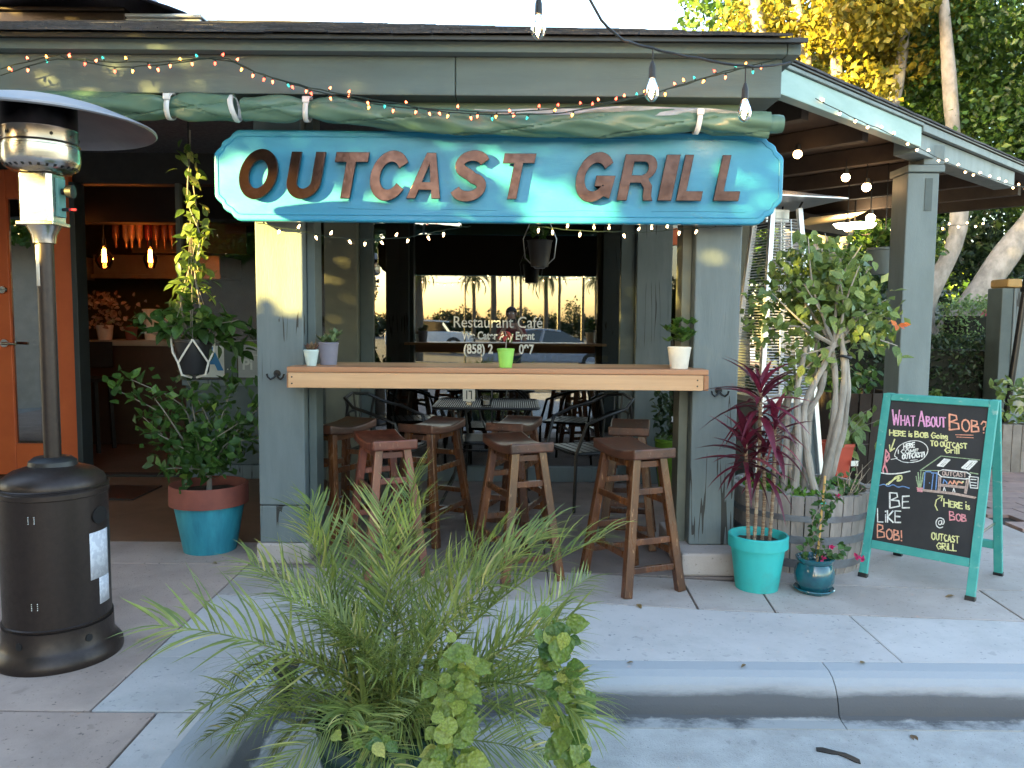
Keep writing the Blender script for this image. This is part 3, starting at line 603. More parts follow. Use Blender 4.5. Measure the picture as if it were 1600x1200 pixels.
TR = tarp([(-1.37,4.15,2.436), (-1.05,4.15,2.436), (-.75,4.15,2.415), (-.4,4.15,2.385), (0,4.15,2.368), (.45,4.15,2.372), (.93,4.15,2.39), (1.29,4.15,2.38)], .060, 'long rolled green vinyl tarp with clear sheet sagging under the beam above the sign', 2, straps=(-1.045, .93))
m = MB(); N = 60
for i in range(N+1):
    x = -.2+1.35*i/N; z = 2.425+.03*math.sin(x*3.2-.3)*(i/N)
    for k in range(5): m.v.append((x, 4.125-.012*math.sin(k*1.3+x*14)-.004*k+(.02 if k == 4 else 0), z+.014-k*.012*(1+.4*math.sin(x*11))))
m.v = [(a+1.37, b-4.15, c-2.436) for a, b, c in m.v]
m.f = [(i*5+k, (i+1)*5+k, (i+1)*5+k+1, i*5+k+1) for i in range(N) for k in range(4)]; m.sm = [True]*len(m.f); m.build('clear_sheet', CLEAR, TR)
m = MB(); m.box(-.6+1.37, 1.18+1.37, .12, .125, -.06, .07); m.build('valance', TARP, TR)
m = MB(); m.lathe([(.001,-.05),(.042,-.05),(.046,-.03),(.046,.03),(.042,.05),(.001,.05)], 20); o = m.build('end_roll', TARP, TR); o.location = (2.68, .0, -.055); o.rotation_euler = (0, R(90), 0)

# ------------------------------------------------------------------ string lights
def along(pts, step, jit=0.15):
    out = []; acc = 0; P = [Vector(p) for p in pts]
    nxt = step*.5
    for a, b in zip(P, P[1:]):
        L = (b-a).length
        while nxt <= acc+L: out.append((a.lerp(b, (nxt-acc)/L), (b-a).normalized())); nxt += step*random.uniform(1-jit, 1+jit)
        acc += L
    return out
def smooth(pts, k=6, sag=.01):
    P = [Vector(p) for p in pts]; out = []
    for i in range(len(P)-1):
        p0, p1, p2, p3 = P[max(i-1,0)], P[i], P[i+1], P[min(i+2, len(P)-1)]
        for j in range(k):
            t = j/k; out.append(.5*((2*p1)+(p2-p0)*t+(2*p0-5*p1+4*p2-p3)*t*t+(3*p1-p0-3*p2+p3)*t*t*t)+Vector((0, 0, random.uniform(-.003,.003))))
    out.append(P[-1]); return out
def mini(r=.0075, L=.02):
    return MB().lathe([(.0005, -L), (r*.5, -L*.8), (r, -L*.35), (r*.85, 0), (.0005, .004)], 8)
def string(name, label, cat, pts, step, mats, r=.0032, wire=WIREG, bl=(.0058,.017), group=None, two=None):
    t_ = thing(name, label, cat, pts[0], group=group); o0 = Vector(pts[0]); P = smooth(pts)
    m = MB(); m.tube([p-o0 for p in P], r, 5); 
    if two: P2 = smooth(two); m.tube([p-o0 for p in P2], r, 5)
    m.build('wire', wire, t_)
    ms = [mini(*bl).mesh('bulb', mm) for mm in mats]; soc = MB().lathe([(.001,0),(.0045,0),(.0045,.014),(.001,.014)], 6).mesh('bulb_socket', wire)
    for PP in ([P, P2] if two else [P]):
        for p, d in along(PP, step):
            up = Vector((random.uniform(-.6,.6), random.uniform(-.5,.1), random.choice((1, -1, -1, .8)))).normalized()
            M = Matrix.Translation(p-o0+(-up)*.014) @ (up).to_track_quat('Z', 'Y').to_matrix().to_4x4()
            b = link('bulb', random.choice(ms), t_, M=M); link('bulb_socket', soc, b, M=Matrix.Translation((0,0,.0)))
    return t_
xa = [(-2.534,2.595),(-2.263,2.661),(-2.185,2.644),(-1.839,2.631),(-1.461,2.649),(-1.273,2.589),(-1.053,2.52),(-.77,2.452),(-.39,2.415),(.053,2.409),(.4,2.448),(.683,2.503),(.872,2.557),(1.059,2.607),(1.294,2.67)]
xb = [(-2.523,2.555),(-2.237,2.637),(-1.956,2.603),(-1.705,2.617),(-1.438,2.649),(-1.236,2.571),(-.954,2.5),(-.64,2.447),(-.262,2.393),(.179,2.395),(.492,2.45),(.805,2.529),(1.023,2.601),(1.288,2.639)]
string('christmas_light_string', 'dark green string of tiny red, amber and teal bulbs swagged along the front beam', 'string lights', [(x, 4.055, z) for x, z in xa], .105, XM+[XM[0],XM[3]], two=[(x, 4.035, z) for x, z in xb])
wa = [(-1.365,1.885),(-1.196,1.852),(-.959,1.813),(-.754,1.801),(-.55,1.816),(-.38,1.851),(-.227,1.876)]
string('warm_light_string', 'warm white mini light string drooping under the left half of the blue sign', 'string lights', [(x, 4.30, z) for x, z in wa], .085, [WARM], .002, WIREG, (.006,.022), 'warm mini light strings')
wb = [(.095,1.882),(.265,1.863),(.537,1.852),(.707,1.853),(.877,1.868),(1.08,1.88),(1.216,1.885)]
string('warm_light_string', 'warm white mini light string hanging under the right half of the blue sign', 'string lights', [(x, 4.31, z) for x, z in wb], .085, [WARM], .002, WIREG, (.006,.022), 'warm mini light strings')
wc = [(1.343,1.944),(1.311,1.765),(1.347,1.579),(1.33,1.39),(1.36,1.163)]
string('warm_light_string', 'warm mini light string dangling down behind the right porch post', 'string lights', [(x, 4.85, z) for x, z in wc], .085, [WARM], .002, WIREG, (.007,.012), 'warm mini light strings')
wd = [wp(.25,-.09,2.67), wp(.75,-.10,2.64), wp(1.2,-.10,2.63), wp(1.85,-.10,2.60), wp(2.3,-.12,2.57), wp(3.0,-.12,2.57), wp(3.7,-.12,2.58), wp(4.3,-.12,2.62)]
string('warm_light_string', 'warm mini light string running along the slanting eave of the right wing', 'string lights', wd, .19, [WARM], .003, WIREG, (.009,.016), 'warm mini light strings')
we = [(3.4,7.6,2.22), (4.1,8.2,2.32), (4.7,8.6,2.42), (5.2,8.9,2.46)]
string('warm_light_string', 'far warm mini light string hanging before the dark tree beyond the wing post', 'string lights', we, .15, [WARM], .003, WIREG, (.012,.02), 'warm mini light strings')
# big cable with three drop bulbs
EC = thing('drop_bulb_cable', 'thick black cable with three hanging clear teardrop bulbs in front of the beam', 'string lights', (.1, 3.5, 3.1))
P = smooth([(-.6,3.3,3.25), (.098,3.5,2.78), (.401,3.57,2.71), (.614,3.7,2.602), (1.081,3.85,2.573), (1.34,4.0,2.637)], 6)
P = smooth([(-.9,3.1,3.4), (.098,3.5,2.99), (.401,3.57,2.645), (.614,3.7,2.602), (1.081,3.85,2.573), (1.34,4.0,2.637)], 8)
o0 = Vector(EC.location); MB().tube([p-o0 for p in P], .006, 6).build('cable', WIREB, EC)
for (x, y, zt, dz) in ((.1,3.5,2.99,.245), (.620,3.7,2.60,.055), (1.085,3.86,2.573,.075)):
    c = Vector((x, y, zt-dz))-o0
    m = MB(); m.lathe([(.001,.0),(.006,0),(.011,-.015),(.015,-.03),(.0165,-.075),(.001,-.075)], 14, c); m.tube([c, Vector((x,y,zt))-o0], .0035, 6); m.build('socket', WIREB, EC)
    b = MB().lathe([(.013,-.075),(.017,-.088),(.029,-.115),(.033,-.138),(.029,-.158),(.015,-.175),(.002,-.180)], 18, c).build('bulb', BULBG, EC)
    f = MB(); f.tube([c+Vector((0,0,-.09)), c+Vector((.006,0,-.12)), c+Vector((-.004,.004,-.15)), c+Vector((.006,-.003,-.115)), c+Vector((.0,0,-.09))], .009, 6); f.build('filament', FIL, b)
# ------------------------------------------------------------------ bar stools
def stool(label, seatm, legm):
    t_ = thing('bar_stool', label, 'stool', group='saddle-seat wooden bar stools')
    m = MB(); nx, ny = 12, 3; L, Wd = .44, .245       # saddle seat: long axis X, ends raised
    def zt(x, y): return .715+.030*(abs(x)/(L/2))**1.8-.004*(1-(2*y/Wd)**2)*(1 if abs(x) < L/2-.01 else .3)
    def zb(x): return .672+.018*(abs(x)/(L/2))**1.8
    top = [(-L/2+L*i/nx, -Wd/2+Wd*j/ny) for i in range(nx+1) for j in range(ny+1)]
    m.v = [(x, y, zt(x, y)) for x, y in top]+[(x, y, zb(x)) for x, y in top]; q = ny+1; K = len(top)
    for i in range(nx):
        for j in range(ny):
            a = i*q+j; m.f.append((a, a+q, a+q+1, a+1)); m.f.append((K+a, K+a+1, K+a+q+1, K+a+q))
        a = i*q; m.f.append((a, K+a, K+a+q, a+q)); a = i*q+ny; m.f.append((a, a+q, K+a+q, K+a))
    for j in range(ny): a = j; m.f.append((a, a+1, K+a+1, K+a)); a = nx*q+j; m.f.append((a, K+a, K+a+1, a+1))
    m.sm = [True]*len(m.f); m.build('seat', seatm, t_, bevel=.009, seg=3)
    feet = {}
    for sx in (-1, 1):
        for sy in (-1, 1):
            tp = Vector((sx*.155, sy*.075, .692)); ft = Vector((sx*.232, sy*.158, 0)); feet[sx, sy] = (tp, ft)
            MB().beam(ft, tp, .046, .042, up=(1, .0, 0), w2=.043, h2=.040).build('leg', legm, t_, bevel=.004)
    def on(s, z): a, b = feet[s]; f = z/.692; return b.lerp(a, f)
    for sy in (-1, 1):
        for z in (.46, .20): MB().beam(on((-1, sy), z+(.0)), on((1, sy), z), .020, .034).build('stretcher', legm, t_, bevel=.003)
    for sx in (-1, 1):
        for z in (.52, .27, .13): MB().beam(on((sx, -1), z), on((sx, 1), z), .020, .032).build('stretcher', legm, t_, bevel=.003)
        MB().beam(Vector((sx*.15, -.07, .655)), Vector((sx*.15, .07, .655)), .018, .03).build('apron', legm, t_)
    for sy in (-1, 1): MB().beam(Vector((-.15, sy*.072, .655)), Vector((.15, sy*.072, .655)), .018, .035).build('apron', legm, t_)
    return t_
def relabel(o, label, x, y, rz): o['label'] = label; o.location = (x, y, 0); o.rotation_euler = (0, 0, R(rz)); return o
sd = stool('dark wooden stool with glossy brown saddle seat, front right nearest the kerb', SEATD, STOOL)
relabel(sd, 'dark stool with glossy near-black saddle seat, front row next to the right post', .64, 4.17, -68)
relabel(copy_tree(sd), 'stool with worn brown saddle seat in the middle of the front row', .03, 4.32, -68)
relabel(copy_tree(sd), 'wooden stool with scuffed flat-looking seat in the back row, second from the left post', -.50, 5.02, 66)
relabel(copy_tree(sd), 'wooden stool half hidden behind the left post, leftmost of the back row', -1.08, 4.98, 62)
relabel(copy_tree(sd), 'wooden stool directly behind the middle front stool, in front of the black table', .02, 5.12, 72)
relabel(copy_tree(sd), 'dark wooden stool behind the rightmost front stool, near the window', .74, 4.98, 80)
relabel(stool('x', STOOLR, STOOLR), 'reddish brown stool with smooth red saddle seat, front row nearest the left post', -.70, 4.38, -66)

# ------------------------------------------------------------------ black table and armchairs
T = thing('patio_table', 'black metal mesh patio table with rounded corners in front of the window', 'table', (-.19, 6.12, 0))
m = MB()
for i in range(48): x = -.375+.75*i/47; m.beam((x, -.33, .738), (x, .33, .738), .0055, .004)
for i in range(30): y = -.33+.66*i/29; m.beam((-.375, y, .7345), (.375, y, .7345), .0045, .003)
m.build('mesh_top', BLKIRON, T, kind='stuff')
def rr(w, h, r, z, n=6):
    out = []
    for cx, cy, a in ((w-r, h-r, 0), (-w+r, h-r, 90), (-w+r, -h+r, 180), (w-r, -h+r, 270)):
        out += [(cx+r*math.cos(R(a+90*i/n)), cy+r*math.sin(R(a+90*i/n)), z) for i in range(n+1)]
    return out
MB().tube(rr(.39, .345, .06, .736), .010, 8, closed=True).build('rim', BLKIRON, T)
for sx in (-1, 1):
    for sy in (-1, 1): MB().tube([(sx*.33, sy*.28, .73), (sx*.20, sy*.17, .42), (sx*.24, sy*.2, .2), (sx*.34, sy*.29, 0)], .011, 8).build('leg', BLKIRON, T)
MB().tube(rr(.19, .16, .08, .40), .008, 6, closed=True).build('brace_ring', BLKIRON, T)
def chair(label, x, y, rz):
    c = thing('patio_armchair', label, 'chair', (x, y, 0), R(rz), 'black metal patio armchairs')
    for s in (-1, 1):
        MB().tube([(s*.25, -.24, 0), (s*.255, -.23, .42), (s*.28, -.16, .64), (s*.29, .0, .70), (s*.27, .16, .74), (s*.20, .26, .80), (0, .30, .82)], .0125, 8).build('arm_frame', BLKIRON, c)
        MB().tube([(s*.22, .27, 0), (s*.20, .22, .42), (s*.22, .25, .6), (s*.23, .22, .775)], .011, 8).build('leg', BLKIRON, c)
        MB().tube(smooth([(s*.05, .245, .46), (s*.10, .27, .60), (s*.13, .29, .80)], 4), .007, 6).build('back_rod', BLKIRON, c)
    MB().tube([(.0, .245, .45), (0, .285, .82)], .007, 6).build('back_rod', BLKIRON, c)
    MB().tube(smooth([(-.21, .2, .62), (-.12, .27, .68), (0, .29, .69), (.12, .27, .68), (.21, .2, .62)], 3), .009, 6).build('back_rail', BLKIRON, c)
    for i in range(7): bx('seat_slat', BLKIRON, c, -.22, .22, -.2+i*.063, -.15+i*.063, .425, .431, .001)
    MB().tube(rr(.235, .225, .05, .42), .011, 8, closed=True).build('seat_frame', BLKIRON, c)
chair('black metal armchair left of the mesh table, its hooped arm showing behind stools', -.92, 5.95, 76)
chair('black metal armchair right of the mesh table, facing it in front of the window', .58, 5.98, -68)
chair('black metal armchair behind the mesh table, close to the glass', -.15, 6.42, 4)
c = thing('table_number_card', 'small white table number card standing on the mesh table', 'table card', (-.32, 5.93, .745))
bx('card', WHITEP, c, -.045, .045, -.002, .002, .03, .13, 0); bx('stand', STEEL, c, -.02, .02, -.015, .015, 0, .03, .003)
m = MB(); m.box(-.02,-.012,-.004,-.0025,.045,.11); m.box(.015,.023,-.004,-.0025,.045,.10); m.box(-.002,.023,-.004,-.0025,.1,.11); m.build('number', BLK, c)
c = thing('glass_candle_jar', 'small clear glass candle jar on the mesh table', 'candle jar', (-.19, 5.9, .745))
MB().lathe([(.001,0),(.036,0),(.04,.01),(.04,.075),(.037,.075),(.037,.012),(.001,.01)], 20).build('jar', GLASS2, c); MB().lathe([(.001,.012),(.034,.012),(.034,.04),(.001,.04)], 16).build('candle', WHITEP, c)

# ------------------------------------------------------------------ left mushroom patio heater
H = thing('patio_heater', 'tall bronze mushroom patio heater with steel head and round reflector at the left', 'patio heater', (-1.855, 3.2, 0)); H.scale = (.9, .9, 1)
MB().lathe([(.001,0),(.262,0),(.265,.012),(.262,.035),(.24,.06),(.228,.075),(.226,.15),(.001,.15)], 48).build('base', BROWNMET, H)
hs = MB().lathe([(.226,.152),(.219,.155),(.219,.165),(.2185,.66),(.219,.668),(.224,.672),(.224,.69),(.213,.70),(.214,.715),(.205,.735),(.17,.76),(.09,.785),(.001,.79)], 56).build('tank_housing', BROWNMET, H)
for z in (.158, .70): MB().lathe([(.2195,z),(.226,z+.004),(.2195,z+.008)], 48).build('band', BROWNMET, H)
def onc(a, r): return Vector((r*math.sin(R(a)), -r*math.cos(R(a)), 0))
def curved(name, m_, r, a0, a1, z0, z1, parent, n=8):
    mm = MB()
    for i in range(n+1):
        p = onc(a0+(a1-a0)*i/n, r); mm.v += [(p.x, p.y, z0), (p.x, p.y, z1)]
    mm.f = [(2*i, 2*i+2, 2*i+3, 2*i+1) for i in range(n)]; mm.sm = [True]*n
    o = mm.build(name, m_, parent); so = o.modifiers.new('s', 'SOLIDIFY'); so.thickness = .0015; return o
lab = mat('silver_label', (.62,.62,.66), (.5,.5,.55), rough=.4, scale=40, contrast=(.45,.5))
curved('instruction_label', lab, .2205, 66, 98, .33, .52, H); curved('instruction_label', lab, .2205, 78, 98, .22, .329, H)
o = MB().lathe([(.001,0),(.034,0),(.034,.004),(.001,.004)], 20, smooth=False, sy=1.4).build('hand_hole', BLK, H); o.matrix_local = Matrix.Translation(onc(82, .2185)+Vector((0,0,.585))) @ Matrix.Rotation(R(82), 4, 'Z') @ Matrix.Rotation(R(90), 4, 'X') @ Matrix.Rotation(R(90), 4, 'Z')
for z in (.60, .26):
    for dx in (-3.2, 3.2):
        for dz in (-.012, -.004, .004, .012):
            o = MB().sph((0,0,0), .0028, 6, 4).build('rivet', STEEL, H); o.location = onc(6+dx, .219)+Vector((0,0,z+dz))
for a in (60, -12):
    o = MB().lathe([(.001,0),(.016,0),(.016,.004),(.001,.004)], 14, smooth=False).build('vent_hole', BLK, H); o.matrix_local = Matrix.Translation(onc(a, .2265)+Vector((0,0,.105))) @ Matrix.Rotation(R(a), 4, 'Z') @ Matrix.Rotation(R(90), 4, 'X')
MB().lathe([(.065,.78),(.058,.79),(.045,.80),(.037,.812)], 28).build('pole_collar', ALU, H)
MB().lathe([(.001,.775),(.095,.775),(.09,.80),(.07,.815),(.001,.815)], 24, sx=1.1).build('collar_bracket', BLKPL, H)
MB().lathe([(.001,.8),(.035,.8),(.035,1.73),(.001,1.73)], 28).build('pole', BROWNMET, H)
curved('pole_label', WHITEP, .0358, -60, -10, 1.50, 1.66, H, 6)
MB().lathe([(.036,1.665),(.046,1.668),(.05,1.70),(.07,1.735),(.001,1.735)], 24).build('neck', STEEL, H)
m = MB()
for i in range(2): pass
pr = [(-.075,-.05),(-.06,-.064),(.055,-.064),(.072,-.05),(.072,.05),(.055,.062),(-.06,.062),(-.075,.05)]
cb = MB().prism(pr, 1.737, 1.935).build('control_box', STEEL, H, .004); bx('box_flange', STEEL, cb, -.082, .08, -.07, .068, 1.735, 1.75, .003); bx('side_plate', mat('teal_plate', (.1,.25,.24), rough=.5), cb, .0725, .085, -.03, .03, 1.77, 1.92, .002)
for z, mm_ in ((1.87, BLKPL), (1.80, BLKPL)):
    o = MB().lathe([(.012,0),(.012,.02),(.024,.022),(.026,.05),(.001,.052)] if z > 1.85 else [(.006,0),(.008,.03),(.001,.03)], 16).build('knob', mm_, cb); o.matrix_local = Matrix.Translation((.085, 0, z)) @ Matrix.Rotation(R(90), 4, 'Y')
MB().tube([(.11,0,1.80), (.145,0,1.80)], .005, 8).build('igniter', emit('red_plastic', (.6,.03,.05), 0), cb)
MB().lathe([(.075,1.937),(.12,1.945),(.148,1.965),(.155,1.985),(.155,2.035),(.150,2.038),(.150,2.045),(.155,2.048)], 40).build('burner_cup', STEEL, H)
for i in range(28):
    a = i/28*360; p = onc(a, .128); o = MB().beam(onc(a, .108)+Vector((0,0,1.944)), onc(a, .143)+Vector((0,0,1.961)), .010, .004).build('burner_slot', BLK, H)
HS = bpy.data.materials.new('heat_tinted_steel'); HS.use_nodes = True
def hsm():
    n = HS.node_tree.nodes; l = HS.node_tree.links; b = n['Principled BSDF']; b.inputs['Metallic'].default_value = 1; b.inputs['Roughness'].default_value = .24
    tc = n.new('ShaderNodeTexCoord'); sp = n.new('ShaderNodeSeparateXYZ'); l.new(tc.outputs['Object'], sp.inputs[0]); nz = n.new('ShaderNodeTexNoise'); nz.inputs['Scale'].default_value = 9; l.new(tc.outputs['Object'], nz.inputs[0])
    ma = n.new('ShaderNodeMath'); ma.operation = 'MULTIPLY_ADD'; ma.inputs[1].default_value = .09; l.new(nz.outputs[0], ma.inputs[0]); l.new(sp.outputs[2], ma.inputs[2])
    mr = n.new('ShaderNodeMapRange'); mr.inputs[1].default_value = 2.09; mr.inputs[2].default_value = 2.20; l.new(ma.outputs[0], mr.inputs[0])
    r = n.new('ShaderNodeValToRGB'); l.new(mr.outputs[0], r.inputs[0]); e = r.color_ramp.elements; e[0].color = (.55,.47,.42,1); e[1].color = (.012,.011,.012,1); a = e.new(.45); a.color = (.22,.19,.18,1)
    l.new(r.outputs[0], b.inputs['Base Color'])
hsm()
MB().lathe([(.153,2.05),(.147,2.055),(.147,2.10),(.149,2.105),(.147,2.11),(.147,2.20),(.13,2.21)], 40).build('emitter_screen', HS, H)
for i in range(10):
    a = i*36+10; o = MB().lathe([(.001,0),(.0065,0),(.0065,.003),(.001,.003)], 10).build('screw', BLK if i % 2 else STEEL, H); o.matrix_local = Matrix.Translation(onc(a, .1475)+Vector((0,0,2.075))) @ Matrix.Rotation(R(a), 4, 'Z') @ Matrix.Rotation(R(90), 4, 'X')
m = MB(); m.lathe([(a, b-.065) for a, b in [(.462,2.178),(.468,2.183),(.466,2.190),(.40,2.215),(.30,2.25),(.2,2.275),(.10,2.29),(.001,2.297),(.001,2.290),(.1,2.283),(.2,2.267),(.30,2.242),(.40,2.207),(.46,2.181),(.462,2.178)]], 72)
dome = m.build('reflector_dome', mat('dome_aluminium', (.3,.29,.3), (.22,.21,.22), rough=.45, metal=.7, scale=3), H)
for a in (0, 120, 240): MB().tube([onc(a+40, .13)+Vector((0,0,2.20)), onc(a+40, .14)+Vector((0,0,2.215))], .006).build('spacer', STEEL, H)

# ------------------------------------------------------------------ pyramid heater behind the planter
H2 = thing('pyramid_heater', 'silver pyramid patio heater with caged tube standing behind the braided tree', 'patio heater', (1.86, 5.72, 0), R(14))
zt_, zb_ = 2.17, .86
def leg_at(s, z): f = (z-.1)/(zt_-.1); return Vector((s[0]*(.27-.165*f), s[1]*(.27-.165*f), z))
for s in ((-1,-1),(1,-1),(1,1),(-1,1)): MB().beam(leg_at(s, .1), leg_at(s, zt_), .035, .035, up=(1,0,0)).build('corner_post', ALU, H2, .003)
m = MB(); nn = 62
for i in range(nn):
    z = zb_+.02+(zt_-zb_-.1)*i/(nn-1)
    for a, b in (((-1,-1),(1,-1)), ((1,-1),(1,1)), ((-1,1),(-1,-1))): m.tube([leg_at(a, z)*1.0, leg_at(b, z)], .0035, 4, caps=False)
m.build('wire_guard', ALU, H2, kind='stuff')
for s in (-.33, .33):
    m = MB(); m.tube([leg_at((s,-1.02), zb_), leg_at((s,-1.02), zt_-.08)], .004, 5); m.build('guard_rod', ALU, H2)
MB().lathe([(.05, zb_), (.05, zt_-.02)], 24).build('glass_tube', GLASS2, H2)
m = MB(); m.box(-.09,.09,-.01,.01,zt_-.09,zt_); m.build('top_plate', ALU, H2)
bx('burner_deck', ALU, H2, -.21, .21, -.21, .21, .82, .86, .004)
for s in (-1, 1): MB().add([leg_at((-.93,s*.93),.1), leg_at((.93,s*.93),.1), leg_at((.93,s*.93),.82), leg_at((-.93,s*.93),.82)], [(0,1,2,3)]).build('base_panel', GREY, H2)
for s in (-1, 1): MB().add([leg_at((s*.93,-.93),.1), leg_at((s*.93,.93),.1), leg_at((s*.93,.93),.82), leg_at((s*.93,-.93),.82)], [(0,1,2,3)]).build('base_panel', GREY, H2)
bx('foot_plate', BLKPL, H2, -.29, .29, -.29, .29, .0, .1, .02)
m = MB(); m.add([(-.33,-.33,2.22),(.33,-.33,2.22),(.33,.33,2.22),(-.33,.33,2.22),(0,0,2.31),(-.33,-.33,2.212),(.33,-.33,2.212),(.33,.33,2.212),(-.33,.33,2.212)], [(0,1,4),(1,2,4),(2,3,4),(3,0,4),(8,7,6,5),(0,5,6,1),(1,6,7,2),(2,7,8,3),(3,8,5,0)]); m.build('cap', ALU, H2)
for s in ((-1,-1),(1,-1),(1,1),(-1,1)): MB().tube([leg_at(s, zt_), Vector((s[0]*.12, s[1]*.12, 2.215))], .008).build('cap_strut', BLKIRON, H2)

# ------------------------------------------------------------------ A-frame chalkboard
bl_, br_ = Vector((1.915, 4.277, 0)), Vector((2.31, 3.90, 0)); wdv = (br_-bl_).normalized(); back = Vector((-wdv.y, wdv.x, 0))
AF = thing('chalkboard_sign', 'teal framed A-frame chalkboard with coloured handwriting asking WHAT ABOUT BOB?', 'chalkboard', ((bl_.x+br_.x)/2, (bl_.y+br_.y)/2, 0), math.atan2(wdv.y, wdv.x))
hw = (br_-bl_).length/2+.01; HGT = 1.0; LEAN = .265
def leanM(s, y0):       # frame plane: X across, Z up along the lean
    ang = math.atan2(LEAN, HGT)*s
    return Matrix.Translation((0, y0, 0)) @ Matrix.Rotation(-ang, 4, 'X')
def panel(parent, s, y0, front):
    F = bpy.data.objects.new('front_leaf' if front else 'rear_leaf', None); COL.objects.link(F); F.parent = parent; F.matrix_local = leanM(s, y0)
    fw = .042
    for sx in (-1, 1):
        a, b = sorted((sx*hw, sx*(hw-fw))); bx('upright', TEALF, F, a, b, -.012, .012, .0, 1.02, .003); bx('rubber_foot', BLKPL, F, a-.003, b+.003, -.015, .015, -.012, .02, .003)
    bx('top_rail', TEALF, F, -hw+fw+.001, hw-fw-.001, -.011, .011, .982, 1.018, .003); bx('bottom_rail', TEALF, F, -hw+fw+.001, hw-fw-.001, -.011, .011, .16, .205, .003)
    if front: bx('board', SLATE, F, -hw+fw, hw-fw, -.002, .006, .205, .982, 0)
    return F
FL = panel(AF, 1, 0, True); panel(AF, -1, LEAN*2+.03, False)
bx('stay_bar', STEEL, AF, hw-.03, hw-.025, .12, .45, .30, .315, .001)
# handwriting: strokes laid out in sketch units (x right, y down) and mapped onto the board
Q = [Vector((168,130)), Vector((728,180)), Vector((608,970)), Vector((50,868))]
def to_board(x, y):
    u, v = .5, .5
    for _ in range(8):
        p = Q[0]*(1-u)*(1-v)+Q[1]*u*(1-v)+Q[2]*u*v+Q[3]*(1-u)*v; du = (Q[1]-Q[0])*(1-v)+(Q[2]-Q[3])*v; dv = (Q[3]-Q[0])*(1-u)+(Q[2]-Q[1])*u
        e = Vector((x, y))-p; det = du.x*dv.y-du.y*dv.x; u += (e.x*dv.y-e.y*dv.x)/det; v += (du.x*e.y-du.y*e.x)/det
    return (-hw+.042+u*(2*hw-.084), .982-v*.777)
CH = {}
def chalk(c): 
    k = 'chalk_'+c
    cols = dict(pink=(.75,.36,.62), salmon=(.78,.36,.24), yellow=(.72,.72,.34), white=(.78,.8,.78), blue=(.16,.3,.6), green=(.32,.42,.26), rose=(.72,.3,.34), tan=(.5,.38,.33))
    return mat(k, cols[c], tuple(x*.55 for x in cols[c]), rough=.95, scale=90, contrast=(.4,.7))
FNT = {'W':[[(0,1),(.25,0),(.5,.7),(.75,0),(1,1)]],'H':[[(0,1),(0,0)],[(.8,1),(.8,0)],[(0,.5),(.8,.5)]],'A':[[(0,0),(.45,1),(.9,0)],[(.15,.35),(.75,.35)]],'T':[[(0,1),(.9,1)],[(.45,1),(.45,0)]],
 'B':[[(0,0),(0,1),(.55,.95),(.6,.7),(.1,.52),(.7,.45),(.75,.12),(0,0)]],'O':[arc(.45,.5,.42,.5,90,450,12)],'U':[[(0,1),(.05,.25),(.35,0),(.7,.2),(.8,1)]],'?':[[(.05,.75),(.25,1),(.6,.95),(.6,.65),(.3,.45),(.3,.25)],[(.3,.05),(.32,.0)]],
 'E':[[(.7,1),(0,1),(0,0),(.7,0)],[(0,.52),(.6,.52)]],'R':[[(0,0),(0,1),(.6,.9),(.55,.55),(0,.5),(.7,0)]],'I':[[(.1,1),(.1,0)]],'S':[[(.7,.9),(.3,1),(.05,.75),(.65,.35),(.5,.02),(0,.1)]],'G':[[(.8,.85),(.4,1),(0,.5),(.35,0),(.8,.15),(.8,.45),(.5,.45)]],
 'N':[[(0,0),(0,1),(.7,0),(.7,1)]],'L':[[(0,1),(0,0),(.6,0)]],'C':[[(.75,.9),(.35,1),(0,.5),(.35,0),(.75,.1)]],'M':[[(0,0),(.1,1),(.45,.3),(.8,1),(.9,0)]],'K':[[(0,1),(0,0)],[(.7,1),(0,.45),(.75,0)]],'@':[[(.65,.35),(.45,.65),(.3,.35),(.55,.25),(.68,.6),(.7,.3),(.95,.4),(.9,.8),(.5,1),(.05,.7),(.05,.25),(.45,-.05),(.85,.05)]],
 '!':[[(.1,1),(.1,.3)],[(.1,.06),(.11,0)]],'J':[[(.2,1),(.8,1)],[(.5,1),(.5,.1),(.2,0),(0,.15)]],'i':[[(.1,.65),(.1,0)],[(.1,.9),(.11,.95)]],'o':[arc(.3,.3,.3,.32,90,450,9)],'n':[[(0,.65),(0,0)],[(0,.5),(.3,.65),(.45,.5),(.45,0)]],'g':[[(.5,.6),(.2,.65),(0,.35),(.25,.05),(.5,.3),(.5,.6),(.5,-.2),(.2,-.4),(0,-.25)]],'l':[[(.1,1),(.1,0)]],'s':[[(.4,.6),(.1,.6),(.05,.4),(.4,.25),(.3,0),(0,.05)]],'r':[[(0,.65),(0,0)],[(0,.45),(.35,.62)]]}
def draw(name, col, strokes, wdt=4.5, smoothit=False):
    m = MB(); r_ = random.Random(len(strokes)*7+int(strokes[0][0][0]))
    for st in strokes:
        st = [(x+r_.uniform(-.8,.8), y+r_.uniform(-.8,.8)) for x, y in st]
        if smoothit and len(st) > 2: st = [(p.x, p.y) for p in [Vector((a[0], a[1])) for a in smooth([(x, y, 0) for x, y in st], 4)]]
        B_ = [Vector(to_board(x, y)) for x, y in st]; k = wdt*.00052
        for a, b in zip(B_, B_[1:]):
            d = b-a
            if d.length < 1e-6: d = Vector((.001, 0))
            d.normalize(); nn_ = Vector((-d.y, d.x))*k*r_.uniform(.75, 1.2); a2 = a-d*k*.6; b2 = b+d*k*.6
            yy = -.0024-r_.uniform(.0001, .0008)
            m.add([(p.x, yy, p.y) for p in (a2-nn_, b2-nn_, b2+nn_, a2+nn_)], [(0, 1, 2, 3)])
    return m.build(name, chalk(col), FL)
